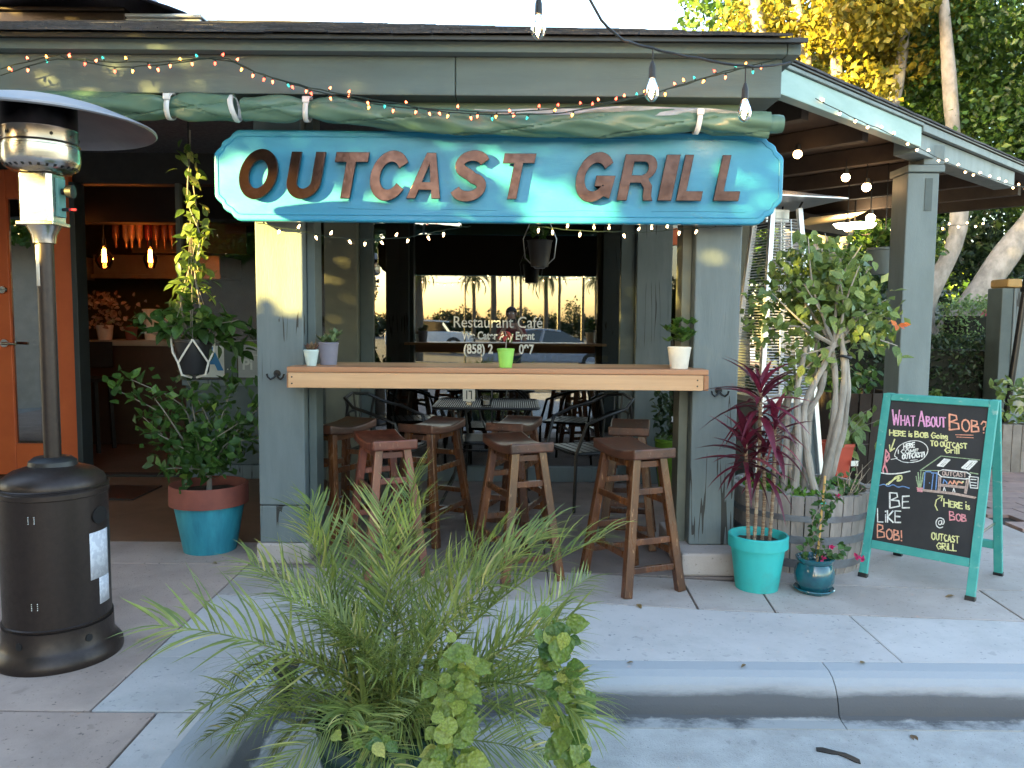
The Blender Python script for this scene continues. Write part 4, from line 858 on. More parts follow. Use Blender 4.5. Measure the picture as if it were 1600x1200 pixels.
def write(text, col, x, y, hgt, x1, y1, wdt=5, name='chalk_writing', first=1.0):
    """baseline from (x,y) to (x1,y1)"""
    ws = []; 
    for i, c in enumerate(text):
        if c == ' ': ws.append(.45); continue
        big = first if (i == 0 or text[i-1] == ' ') else 1
        ws.append((max(px for s in FNT[c] for px, _ in s)+.22)*big)
    tot = sum(ws)-.22; ux, uy = (x1-x)/tot, (y1-y)/tot; cx = 0; S_ = []
    for i, c in enumerate(text):
        if c != ' ':
            big = first if (i == 0 or text[i-1] == ' ') else 1
            for s in FNT[c]: S_.append([(x+ux*(cx+px*big)-(-.0)*py, y+uy*(cx+px*big)-py*hgt*big) for px, py in s])
        cx += ws[i]
    return draw(name, col, S_, wdt)
write('WHAT ABOUT', 'pink', 178, 262, 52, 490, 282, 7, first=1.55); write('BOB?', 'salmon', 512, 296, 62, 712, 318, 7, first=1.35)
draw('chalk_underline', 'salmon', [[(545,322),(640,326)],[(550,335),(640,340)]], 4)
write('HERE is BOB Going', 'yellow', 160, 318, 26, 498, 345, 6, first=1.15); write('TO OUTCAST', 'yellow', 402, 378, 26, 605, 398, 6); write('Grill', 'yellow', 484, 418, 30, 560, 424, 6)
draw('chalk_arrow', 'yellow', [[(192,340),(165,402)],[(160,370),(163,404),(190,388)]], 6)
draw('speech_bubble', 'white', [[(168,448),(205,440),(190,425),(215,380),(270,355),(330,352),(375,375),(385,410),(355,450),(300,465),(240,462),(200,442)]], 4, True)
write('HERE', 'white', 245, 392, 24, 310, 384, 6); write('I COME', 'white', 210, 418, 20, 330, 415, 5); write('OUTCAST!', 'white', 236, 448, 24, 365, 436, 6); draw('chalk_underline', 'white', [[(285,455),(325,452)]], 4)
draw('surfer_drawing', 'rose', [[(138,395),(134,430),(130,470),(118,500),(122,518)],[(140,400),(155,415),(158,440),(142,460),(138,440),(150,425)],[(128,470),(142,500),(146,515)]], 8)
draw('board_drawing', 'white', [[(108,518),(150,524),(215,522),(280,512)]], 6, True); draw('swimmer_drawing', 'yellow', [[(140,580),(175,560),(200,540),(228,535),(230,555),(205,562),(215,545),(190,552),(160,572)]], 8, True); draw('wave_drawing', 'blue', [[(95,585),(125,578),(150,590),(180,582),(210,595),(240,592),(275,602)]], 5, True)
draw('chalk_writing', 'white', [[(150,582),(165,572)]], 5)
write('BE', 'white', 160, 705, 60, 275, 704, 7, first=1.35); write('LiKE', 'white', 85, 775, 60, 224, 782, 7, first=1.15); write('BOB!', 'salmon', 84, 858, 52, 228, 878, 7, first=1.35)
draw('roof_drawing', 'green', [[(340,510),(460,435),(670,458)],[(340,510),(450,512)],[(618,525),(660,532)]], 5); draw('skylight_drawing', 'white', [[(440,485),(478,452),(508,456),(472,490),(440,485)],[(452,484),(485,456)],[(462,486),(495,458)]], 7); draw('skylight_drawing', 'white', [[(576,500),(618,462),(656,466),(612,508),(576,500)],[(590,500),(628,466)],[(602,503),(642,468)]], 7)
draw('sign_drawing', 'white', [[(445,515),(470,508),(600,522),(620,535),(612,555),(590,558),(460,543),(443,530),(445,515)]], 5); write('OUTCAST', 'tan', 466, 537, 22, 598, 548, 4.5)
draw('door_drawing', 'blue', [[(368,520),(360,606)],[(405,524),(438,526)],[(415,530),(405,610)],[(436,530),(428,612)],[(372,516),(402,518)],[(392,575),(394,578)]], 5)
draw('front_drawing', 'tan', [[(448,545),(440,622)],[(456,548),(450,622)],[(600,560),(586,632)],[(610,560),(594,634)],[(450,585),(592,600)],[(450,592),(592,607)],[(345,610),(520,630),(645,655)],[(348,616),(520,636),(640,658)]], 6); draw('window_drawing', 'white', [[(612,545),(662,550),(656,608),(618,604),(612,545)],[(622,560),(650,562)],[(622,575),(650,580)],[(620,590),(650,595)]], 5)
draw('people_drawing', 'blue', [[(470,578),(475,560),(488,572),(492,582)]], 6); draw('people_drawing', 'salmon', [[(500,582),(510,568),(520,585)],[(526,582),(532,565),(545,588),(555,570),(575,580)]], 6); draw('people_drawing', 'yellow', [[(548,576),(560,572),(570,578),(580,572)]], 8); draw('stool_drawing', 'white', [[(470,618),(476,600),(482,620)],[(522,624),(528,606),(534,626)]], 4)
draw('plant_drawing', 'green', [[(330,600),(316,540)],[(335,600),(328,520)],[(338,600),(345,515)],[(340,600),(360,520)],[(336,600),(318,560)],[(342,600),(356,550)]], 5); draw('plant_pot_drawing', 'rose', [[(322,600),(355,604)],[(324,608),(352,612)],[(326,617),(350,620)]], 8)
draw('chalk_arrow', 'yellow', [[(436,720),(422,695),(430,665),(462,648)],[(438,645),(465,647),(458,672)]], 5)
write('HERE is', 'yellow', 472, 700, 30, 610, 718, 6, first=1.3); write('BOB', 'rose', 502, 772, 36, 590, 782, 6, first=1.25); draw('chalk_at_sign', 'white', [[(455,775),(442,778),(440,792),(450,796),(458,786),(457,774),(458,792),(468,790),(471,774),(458,762),(438,764),(426,782),(430,802),(446,812),(464,808)]], 4.5, True); write('OUTCAST', 'yellow', 400, 872, 34, 550, 892, 5.5, first=1.1); write('GRiLL', 'yellow', 428, 922, 34, 534, 932, 5.5)
# ------------------------------------------------------------------ potted plants
LG = leafmat('deep_green_leaf', (.03,.075,.015), (.07,.15,.03), (.2,.32,.05))
LGB = leafmat('bright_green_leaf', (.05,.12,.02), (.13,.24,.04), (.3,.36,.07))
LVINE = leafmat('yellow_green_vine_leaf', (.15,.22,.035), (.33,.37,.07), (.5,.46,.12), rough=.3, bump=.22)
LVD = leafmat('dark_vine_leaf', (.06,.13,.025), (.17,.25,.045), (.36,.38,.09), rough=.3, bump=.22)
LPALM = leafmat('palm_leaflet', (.11,.16,.035), (.28,.31,.07), (.5,.42,.14), rough=.36, trans=.35)
LRED = leafmat('crimson_cordyline_leaf', (.06,.01,.02), (.2,.022,.05), (.34,.1,.1), rough=.35)
LFIC = leafmat('ficus_leaf', (.08,.14,.035), (.22,.29,.07), (.4,.44,.14), rough=.35)
LSUC = leafmat('succulent_leaf', (.1,.16,.07), (.2,.28,.12), (.28,.14,.12))
LHEDGE = leafmat('dark_hedge_leaf', (.012,.03,.012), (.04,.075,.03), (.11,.16,.06))
def pot(t_, m_, rb, rt, h, rim=.03, rimh=.04, wall=.012, mr=None, soil=.85, n=40):
    MB().lathe([(.001,0),(rb,0),(rt-rim*.5,h-rimh),(rt-rim*.5,h-rimh+.0001)], n).build('pot_body', m_, t_)
    MB().lathe([(rt-rim*.5,h-rimh),(rt,h-rimh+.003),(rt,h-.004),(rt-.004,h),(rt-wall,h),(rt-wall-.004,h-.01),(rt-wall-.01,h*soil-.01)], n).build('rim', mr or m_, t_)
    s_ = MB(); n2 = 18; r0 = rt-wall-.005
    s_.v = [(0,0,h*soil+.008)]+[(r0*k/3*math.cos(2*math.pi*j/n2), r0*k/3*math.sin(2*math.pi*j/n2), h*soil+random.uniform(-.006,.008)) for k in (1,2,3) for j in range(n2)]
    s_.f = [(0,1+j,1+(j+1) % n2) for j in range(n2)]+[(1+k*n2+j,1+(k+1)*n2+j,1+(k+1)*n2+(j+1) % n2,1+k*n2+(j+1) % n2) for k in range(2) for j in range(n2)]
    s_.sm = [True]*len(s_.f); s_.build('soil', SOIL, t_)
def branchy(t_, base, tips, m_, r0=.012, name='branch', bend=.12):
    out = []
    for tp in tips:
        b = Vector(base); tp = Vector(tp); mid = b.lerp(tp, .5)+rv(bend*(tp-b).length)+Vector((0,0,.1*(tp-b).length))
        P = smooth([b, b.lerp(mid, .5)+rv(.01), mid, tp], 3); out.append(P); k = len(P)
        MB().tube(P, [r0*(1-.75*i/(k-1)) for i in range(k)], 6).build(name, m_, t_)
    return out
# shrub in the turquoise and terracotta pot
t_ = thing('potted_shrub', 'glossy green shrub in a turquoise pot with terracotta rim by the entrance', 'potted plant', (-1.80, 4.70, 0))
pot(t_, TURQP, .15, .225, .40, rim=.05, rimh=.12, mr=TERRA, soil=.86)
bs = Vector((.0, 0, .34)); MB().tube([bs, bs+Vector((.005,.0,.1)), bs+Vector((-.01,.01,.2))], [.018,.014,.012], 8).build('trunk', BARK, t_)
tips = [(-.46,-.1,1.02),(-.50,.1,.78),(-.3,-.12,.92),(-.18,.1,1.0),(-.06,-.1,.90),(.1,.12,.98),(.2,-.1,.94),(.34,.05,.86),(.40,-.1,.68),(.24,.1,.66),(-.38,.1,.60),(-.28,-.15,.72),(.02,-.2,.68),(.28,-.18,.78),(-.12,.2,.8),(-.2,-.2,.52),(.16,-.2,.55),(-.62,0,.95),(.42,.1,.9)]
br = branchy(t_, bs+Vector((0,0,.12)), [(x*.86, y, z) for x, y, z in tips], BARK, .008)
ML = [leaf_mesh('leaf', LG, 1, .6, .15, .15, 3), leaf_mesh('leaf', LG, 1, .66, .2, .05, 3)]; MLB = [leaf_mesh('leaf', LGB, 1, .55, .15, .1, 3)]
sp = []; spb = []
for P in br:
    for k in range(16):
        i = min(len(P)-1, int(len(P)*random.uniform(.3, 1.0))); p = P[i]+rv(.07)
        if k < 5: p = P[-1]+rv(.02)
        (spb if k < 3 and random.random() < .45 else sp).append((p, rv(1)+Vector((0,0,.5))+(P[-1]-P[0])*.6, rv(.5)+Vector((0,0,1)), random.uniform(.055,.09)))
leaves_at(t_, ML, sp); leaves_at(t_, MLB, spb)
leaf_cloud('foliage', LG, np.concatenate([np.array([tuple(P[int(len(P)*random.uniform(.3,.99))]+rv(.09)) for _ in range(26)]) for P in br]), .07, t_, asp=.62, hang=-.2)
# hanging plant with climbing vine
t_ = thing('hanging_plant', 'hanging black pot in white macrame rope with leafy vine climbing its cord', 'hanging plant', (-1.865, 4.68, 1.05))
MB().lathe([(.001,0),(.075,0),(.083,.012),(.105,.185),(.112,.187),(.112,.205),(.10,.205),(.098,.17),(.001,.165)], 32).build('pot', BLKPL, t_)
m = MB(); m2 = MB()
for k in range(4):
    a0 = R(45+90*k+20); a1 = a0+R(45); a_ = a0-R(45)
    for aa in (a1, a_):
        m.tube([(.115*math.cos(a0), .115*math.sin(a0), .07), (.12*math.cos((aa+a0)/2), .12*math.sin((aa+a0)/2), .13), (.12*math.cos(aa), .12*math.sin(aa), .205)], .0055, 6)
    m.tube([(.115*math.cos(a0), .115*math.sin(a0), .07), (.09*math.cos(a0), .09*math.sin(a0), 0), (.02*math.cos(a0), .02*math.sin(a0), -.02)], .0065, 6)
    m2.tube([(.12*math.cos(a1), .12*math.sin(a1), .205), (.02*math.cos(a1), .02*math.sin(a1), .55), (0,0,.9)], .0018, 5)
m.build('macrame_rope', ROPE, t_); m2.build('thin_cords', BARK, t_)
MB().tube([(0,0,1.2),(0,0,1.70)], .0045, 6).build('hanging_cord', BLK, t_)
vine = smooth([(.03,0,.2),(.05,-.02,.4),(.01,.02,.6),(.06,-.02,.8),(-.01,.0,1.0),(.0,.01,1.25),(.01,0,1.4)], 5); MB().tube(vine, .005, 6).build('stem', BARK, t_)
vine2 = smooth([(-.02,0,.2),(-.06,-.02,.42),(-.02,.02,.62),(.03,.03,.85),(.02,.0,1.1)], 5); MB().tube(vine2, .004, 6).build('stem', BARK, t_)
LH = leafmat('hanging_vine_leaf', (.06,.12,.03), (.2,.27,.06), (.42,.4,.14), rough=.38); MH = [leaf_mesh('leaf', LH, 1, .5, .18, .2, 3), leaf_mesh('leaf', LH, 1, .42, .12, .35, 3)]
sp = []
for v_ in (vine, vine2):
    for p in v_[2:-3]:
        for _ in range(4):
            rad = .075 if p.z < .95 else .05
            sp.append((p+Vector((random.gauss(0,rad*.6), random.gauss(0,rad*.6), random.uniform(-.03,.03))), rv(1)+Vector((0,0,-.1)), rv(.5)+Vector((0,-.4,.7)), random.uniform(.06,.105)))
leaves_at(t_, MH, sp)
tips = [(-.30,0,.33),(-.26,-.1,.24),(-.18,.1,.36),(.20,-.05,.34),(.32,.02,.27),(.38,-.02,.20),(.26,.1,.14),(.12,-.14,.3),(-.1,-.12,.28),(-.34,.05,.27),(.3,-.1,.32),(.02,-.1,.42)]
br = branchy(t_, (0,0,.17), tips, BARK, .006); sp = []
for P in br:
    for k in range(13): p = P[min(len(P)-1, int(len(P)*random.uniform(.45,1)))]+rv(.035); sp.append((p, rv(1)+Vector((0,0,-.15))+(P[-1]-P[0])*1.5, rv(.4)+Vector((0,-.2,1)), random.uniform(.07,.11)))
leaves_at(t_, ML, sp)
# pots on the bar
def small(label, x, y, m_, rb, rt, h, name='potted_plant', z=1.124):
    t = thing(name, label, 'potted plant', (x, y, z)); pot(t, m_, rb, rt, h, rim=.004, rimh=.012, wall=.005, n=28); return t
t_ = small('small pale blue pot with a reddish succulent at the left end of the bar', -1.092, 4.345, PALEBL, .026, .042, .088)
MS = [leaf_mesh('leaf', leafmat('red_succulent_leaf', (.16,.07,.06), (.2,.14,.08), (.3,.2,.14)), 1, .4, .3, -.3, 3)]
leaves_at(t_, MS, [((random.uniform(-.02,.02), random.uniform(-.02,.02), .08), Vector((math.cos(a), math.sin(a), random.uniform(.3,1.6))), (0,0,1), random.uniform(.035,.055)) for a in [i*.62 for i in range(26)]])
t_ = small('mauve grey pot with pale green succulents behind the small pale blue pot', -1.025, 4.46, MAUVE, .045, .058, .125)
MS = [leaf_mesh('leaf', LSUC, 1, .5, .3, -.2, 3)]
for c in ((-.03,0),(.03,-.01),(.0,.03),(.035,.03)): leaves_at(t_, MS, [((c[0], c[1], .12+.03*(c[0] > .03)), Vector((math.cos(a), math.sin(a), random.uniform(.2,2.0))), (0,0,1), random.uniform(.035,.065)) for a in [i*.7 for i in range(16)]])
t_ = small('lime green pot with a single red-leaved sprig at the middle of the bar', -.035, 4.33, LIME, .034, .048, .102)
MB().tube([(0,0,.09),(.003,0,.15),(-.004,0,.195)], .003, 6).build('stem', BARK, t_)
MS = [leaf_mesh('leaf', leafmat('coral_red_leaf', (.4,.04,.04), (.55,.12,.08)), 1, .42, .12, .3, 3)]; leaves_at(t_, MS, [((0,0,.195-.012*(i % 3)), Vector((math.cos(a), math.sin(a), random.uniform(-.5,.4))), (0,0,1), random.uniform(.04,.06)) for i, a in enumerate([j*.9 for j in range(9)])])
t_ = small('cream white pot with bushy green jade plant at the right end of the bar', .91, 4.36, WHITEP, .048, .064, .118)
MS = [leaf_mesh('leaf', LGB, 1, .5, .2, .05, 3), leaf_mesh('leaf', LG, 1, .5, .2, .05, 3)]
for k in range(26):
    a = random.uniform(0, 6.28); c = Vector((.062*math.cos(a)*random.random()**.5*1.2, .055*math.sin(a), random.uniform(.14,.245)))
    c.x += .0; leaves_at(t_, MS, [(c, Vector((math.cos(b), math.sin(b), random.uniform(.2,1.5))), (0,0,1), random.uniform(.04,.06)) for b in [i*1.05 for i in range(6)]])
# cordyline
t_ = thing('potted_cordyline', 'crimson cordyline with three ringed canes in a bright turquoise pot', 'potted plant', (1.285, 4.08, 0))
pot(t_, TURQ, .108, .152, .285, rim=.03, rimh=.065)
CANE = mat('ringed_cane', (.22,.13,.08), (.4,.3,.2), rough=.7, scale=2, stretch=(1,1,60), contrast=(.45,.55), bump=.6)
MR = [leaf_mesh('leaf', LRED, 1, .13, .3, .25, 5), leaf_mesh('leaf', LRED, 1, .16, .25, .5, 5), leaf_mesh('leaf', LRED, 1, .12, .3, .8, 5)]
for (bx_, by_, tx, ty, tz, nl, sz) in ((-.02,.0,-.02,-.03,1.02,26,.26), (.055,-.01,.06,-.02,.86,24,.2), (-.04,.03,-.09,-.03,.76,30,.23), (.03,.03,.02,.02,.70,22,.22)):
    P = smooth([(bx_,by_,.22),((bx_+tx)/2+.01,by_,.22+(tz-.22)*.5),(tx,ty,tz)], 6); m = MB(); k = len(P)
    PP = []; rr_ = []
    for i in range(60):
        f = i/59*(k-1); j = min(int(f), k-2); PP.append(P[j].lerp(P[j+1], f-j)); rr_.append(.0095*(1.18 if i % 2 else .85))
    m.tube(PP, rr_, 8).build('cane', CANE, t_)
    sp = []
    for i in range(nl):
        a = i*2.4+random.uniform(-.3,.3); f = i/nl; el = -.35+1.75*f; sp.append((Vector((tx,ty,tz-.13+.15*f)), Vector((math.cos(a), math.sin(a), math.tan(min(1.35, max(-.6, el))))).normalized(), (0,0,1) if el < 1 else (math.cos(a)*-1, -math.sin(a), .3), sz*random.uniform(.75,1.15)))
    leaves_at(t_, MR, sp)
# small glazed pot with bougainvillea on a stake
t_ = thing('potted_bougainvillea', 'small teal glazed pot with a staked bougainvillea vine and a few magenta bracts', 'potted plant', (1.565, 4.03, 0))
MB().lathe([(.001,.012),(.075,.012),(.08,.02),(.098,.06),(.100,.10),(.088,.14),(.082,.15),(.094,.165),(.096,.178),(.088,.18),(.078,.165),(.074,.14),(.001,.135)], 40).build('pot_body', TEALG, t_)
MB().lathe([(.001,0),(.085,0),(.102,.018),(.098,.022),(.08,.010),(.001,.009)], 36).build('saucer', TEALG, t_)
MB().tube([(.01,0,.13),(.035,.0,.60)], .006, 7).build('stake', BAMB, t_); m = MB(); m.tube(rr(.015,.012,.01,.46), .003, 5, closed=True); m.v = [(x+.028, y, z) for x, y, z in m.v]; m.build('plant_tie', TURQ, t_)
st = [smooth([(0,0,.14),(.02,-.02,.25),(-.02,.0,.36),(.03,-.01,.47),(.05,0,.56)], 4), smooth([(-.02,.01,.14),(-.05,0,.22),(0,-.01,.33),(.06,0,.42),(.1,-.02,.5)], 4), smooth([(.02,.0,.14),(.06,-.02,.2),(.13,-.03,.24)], 4)]
sp = []
for P in st:
    MB().tube(P, .0035, 5).build('stem', BARK, t_); sp += [(p+rv(.015), rv(1)+Vector((0,-.3,-.1)), rv(.4)+Vector((0,-.6,.7)), random.uniform(.025,.05)) for p in P[2:] for _ in range(3)]
leaves_at(t_, [leaf_mesh('leaf', LG, 1, .7, .15, .15, 3)], sp)
MF = [leaf_mesh('bract', leafmat('magenta_bract', (.5,.015,.1), (.7,.05,.2)), 1, .8, .25, .1, 3)]
for c in ((.06,-.05,.255),(.02,-.06,.14),(.19,-.06,.2),(.215,-.05,.185),(.02,-.05,.18),(.09,-.03,.5)): leaves_at(t_, MF, [(c, rv(1), rv(1), .024) for _ in range(5)], 'bract')

# barrel planter with braided ficus
BP = thing('barrel_planter', 'weathered half-barrel planter with iron hoops full of low green plants', 'planter', (1.69, 4.62, 0))
ns = 34
def barr(z): return .335+.045*(z/.44)+.012*math.sin(math.pi*z/.44)
for i in range(ns):
    a0 = 2*math.pi*i/ns+.008; a1 = 2*math.pi*(i+1)/ns-.008; m = MB(); zz = [0,.11,.22,.33,.44+random.uniform(-.004,.004)]; dr = random.uniform(-.002,.003)
    for z in zz:
        for a in (a0, (a0+a1)/2, a1): m.v.append(((barr(z)+dr)*math.cos(a), (barr(z)+dr)*math.sin(a), z))
        for a in (a1, a0): m.v.append(((barr(z)-.025)*math.cos(a), (barr(z)-.025)*math.sin(a), z))
    for k in range(4):
        for j in range(5): m.f.append((k*5+j, k*5+(j+1) % 5, (k+1)*5+(j+1) % 5, (k+1)*5+j))
    m.f += [(4,3,2,1,0), (20,21,22,23,24)]; m.sm = [False]*len(m.f); m.build('stave', STAVE, BP)
for z, hh in ((.035,.05),(.175,.045),(.30,.035)): MB().lathe([(barr(z)+.002,z),(barr(z)+.007,z+.002),(barr(z+hh)+.007,z+hh-.002),(barr(z+hh)+.002,z+hh)], 60).build('hoop', HOOP, BP)
MB().lathe([(.001,.385),(.1,.395),(.2,.385),(.35,.375)], 24).build('soil', SOIL, BP)
pts = [];
for _ in range(900):
    a = random.uniform(0, 6.28); r_ = .33*random.random()**.4; x, y = r_*math.cos(a), r_*math.sin(a)
    if x > .05 and y < .1 and random.random() < .8: continue
    pts.append((x, y, .39+random.uniform(0,.05)))
leaf_cloud('ground_cover', leafmat('clover_leaf', (.06,.16,.02), (.16,.3,.05), (.3,.42,.1)), pts, .035, BP, hang=-.4, asp=.8)
FT = thing('braided_ficus_tree', 'small ficus tree with several pale braided trunks growing in the half barrel', 'tree', (1.69, 4.6, .39))
tr = [[(-.14,-.1,0),(-.13,-.1,.25),(-.12,-.08,.5),(-.11,-.05,.62)], [(-.06,-.12,0),(-.1,-.1,.2),(-.03,-.08,.45),(.05,-.1,.6),(.1,-.08,.85)], [(.07,-.14,0),(.10,-.14,.2),(.16,-.13,.5),(.17,-.12,.75),(.15,-.1,.95)], [(.0,-.04,0),(.02,-.02,.3),(.04,0,.6),(.06,.0,.9)],
      [(-.03,.03,0),(-.06,0,.3),(.0,-.05,.55),(.08,-.06,.75)], [(.13,-.08,.1),(.19,-.1,.4),(.20,-.1,.7),(.16,-.08,.9)], [(-.16,.0,0),(-.15,-.02,.3),(-.1,-.0,.55),(-.05,0,.7)], [(-.09,-.14,0),(-.08,-.15,.3),(-.09,-.13,.6),(-.04,-.1,.85)], [(.03,-.16,0),(-.02,-.15,.22),(-.05,-.14,.5),(.04,-.13,.72),(.12,-.1,.88)], [(.10,-.05,0),(.12,-.09,.3),(.13,-.12,.6),(.1,-.1,.9)]]
for P in tr: P = smooth(P, 5); k = len(P); MB().tube(P, [.023-.009*i/(k-1)+.003*math.sin(i*1.7) for i in range(k)], 9).build('trunk', BARKP, FT)
m = MB()
for i in range(11):
    a = i*.62; s = Vector((.0+.07*math.cos(a), -.08+.05*math.sin(a), .03)); e = Vector((.02+.26*math.cos(a), -.06+.2*math.sin(a), -.005)); m.tube(smooth([s, s.lerp(e,.5)+rv(.02)+Vector((0,0,.01)), e], 4), [.03,.028,.026,.024,.02,.018,.014,.011,.006], 7)
m.build('surface_roots', BARKP, FT)
m = MB(); m.tube([(.17+.035*math.cos(a), -.12+.03*math.sin(a), .80+.006*math.sin(a*2)) for a in [i*.5 for i in range(13)]], .009, 6); m.build('binding_tape', BLKPL, FT)
tips = [(-.24,-.1,1.15),(-.2,.05,1.35),(-.05,-.1,1.46),(.1,.05,1.5),(.25,-.1,1.42),(.34,0,1.3),(.40,-.1,1.12),(.42,.05,.98),(.30,-.15,1.05),(.1,-.2,1.2),(-.1,-.2,1.2),(.5,-.05,.86),(.2,-.2,1.3),(-.25,-.1,.95),(-.12,-.15,.8),(-.1,-.12,.68)]
br = branchy(FT, (.12,-.1,.86), tips, BARKP, .011, bend=.1)
MFc = [leaf_mesh('leaf', LFIC, 1, .62, .12, .2, 3), leaf_mesh('leaf', LFIC, 1, .55, .2, .1, 3)]
sp = []
for i, P in enumerate(br):
    for _ in range(17): p = P[min(len(P)-1, int(len(P)*random.uniform(.4,1.05)))]+rv(.07); sp.append((p, rv(.8)+Vector((0,-.2,-.6)), rv(.5)+Vector((0,-.8,.5)), random.uniform(.055,.085)))
leaves_at(FT, MFc, sp[:298])
leaf_cloud('foliage', LFIC, np.concatenate([blob_pts((.08,.05,1.2), (.29,.2,.28), 1100, .1), blob_pts((.32,.0,1.02), (.22,.2,.22), 330, .1), blob_pts((-.12,-.1,.78), (.07,.06,.2), 60), blob_pts((-.3,-.05,1.02), (.1,.12,.2), 60, .1)]), .058, FT, asp=.6)
leaves_at(FT, [leaf_mesh('leaf', leafmat('orange_leaf', (.6,.13,.03), (.7,.2,.05)), 1, .6, .1, .1, 3)], [((.40+random.uniform(-.03,.03), -.28, .97+random.uniform(-.015,.015)), rv(1), Vector((0,-1,.3)), .045) for _ in range(5)])
# dry twigs beside it
t_ = thing('dry_twig_shrub', 'small shrub of bare twigs with few leaves at the right of the barrel', 'shrub', (1.88, 4.42, .38))
br = branchy(t_, (0,0,0), [(.02+random.uniform(-.12,.14), random.uniform(-.06,.06), random.uniform(.1,.27)) for _ in range(14)], mat('dry_twig', (.36,.29,.22), rough=.9), .0035, 'twig')
leaves_at(t_, [leaf_mesh('leaf', LG, 1, .7, .15, .15, 3)], [(P[int(len(P)*random.uniform(.2,.7))]+rv(.03), rv(1), rv(.4)+Vector((0,-.6,.7)), random.uniform(.02,.045)) for P in br for _ in range(4)])
# red square pot and its plant, hanging baskets, lime glazed pot
t_ = thing('red_plant_pot', 'red plastic pot with a drooping leafy plant behind the braided tree', 'potted plant', (2.50, 6.1, .18), R(10))
MB().lathe([(.001,0),(.10,0),(.14,.26),(.148,.262),(.148,.285),(.13,.285),(.125,.25),(.001,.25)], 6, smooth=False).build('pot', mat('red_plastic_pot', (.5,.07,.035), rough=.5), t_)
bx('stand', DARKW, t_, -.14, .14, -.14, .14, -.18, -.003); bx('price_label', WHITEP, t_, .04, .10, -.137, -.134, .12, .16, 0)
br = branchy(t_, (0,0,.25), [(random.uniform(-.12,.32), random.uniform(-.15,.1), random.uniform(.28,.62)) for _ in range(9)], BARK, .004, 'stem')
leaves_at(t_, MFc, [(P[int(len(P)*random.uniform(.3,.99))]+rv(.05), rv(.6)+Vector((0,-.2,-.7)), Vector((0,-1,.5)), random.uniform(.07,.12)) for P in br for _ in range(7)])
t_ = thing('hexagon_hanging_basket', 'dark hanging pot inside a thin hexagonal wire frame below the sign', 'hanging plant', (.185, 5.6, 1.72))
MB().tube([(-.03,0,.02),(.03,0,.02),(.10,0,.09),(.115,0,.22),(.04,0,.40),(-.04,0,.40),(-.115,0,.22),(-.10,0,.09)], .0045, 6, closed=True).build('hexagon_frame', mat('brushed_wire', (.35,.36,.38), rough=.35, metal=.8), t_)
MB().lathe([(.001,.03),(.06,.03),(.085,.20),(.092,.21),(.08,.21),(.001,.19)], 24).build('pot', BLKPL, t_); MB().tube([(0,0,.40),(0,0,1.04)], .003, 5).build('hanging_wire', BLK, t_)
leaves_at(t_, ML, [((random.uniform(-.06,.06), random.uniform(-.06,.06), .22+random.uniform(0,.05)), rv(1)+Vector((0,0,.4)), Vector((0,-.4,1)), .06) for _ in range(40)])
t_ = thing('hanging_planter', 'grey-green hanging planter under the wing roof beside the far post', 'hanging plant', (3.22, 7.0, 1.80))
MB().lathe([(.001,0),(.10,0),(.14,.2),(.15,.205),(.15,.225),(.13,.225),(.001,.2)], 28).build('pot', WINGB, t_); MB().tube([(0,0,.2),(0,0,.96)], .004, 5).build('hanging_wire', BLK, t_)
leaves_at(t_, ML, [((random.uniform(-.13,.13), random.uniform(-.1,.1), .22+random.uniform(0,.12)), rv(1)+Vector((0,0,.4)), Vector((0,-.4,1)), .09) for _ in range(90)])
t_ = thing('lime_glazed_planter', 'tall lime green planter with white flowered plant seen behind the right post', 'potted plant', (1.29, 6.35, 0))
MB().lathe([(.001,0),(.10,0),(.13,.2),(.145,.42),(.15,.425),(.15,.45),(.13,.45),(.001,.42)], 32).build('pot', mat('lime_glaze', (.16,.3,.03), (.1,.22,.02), rough=.15, coat=.6, scale=4), t_)
leaves_at(t_, [leaf_mesh('leaf', LHEDGE, 1, .6, .15, .15, 3)], [(Vector((random.uniform(-.14,.14), random.uniform(-.12,.12), random.uniform(.45,.85))), rv(1), Vector((0,-.6,1)), .06) for _ in range(220)])
leaves_at(t_, [leaf_mesh('petal', leafmat('white_petal', (.7,.7,.75), (.85,.85,.9)), 1, .8, .1, .1, 3)], [(Vector((-.02,-.16,.62)), Vector((math.cos(a), -.2, math.sin(a))), (0,-1,0), .035) for a in [i*1.256 for i in range(5)]]+[(Vector((.1,-.15,.75)), Vector((math.cos(a), -.2, math.sin(a))), (0,-1,0), .03) for a in [i*1.256 for i in range(5)]], 'petal')

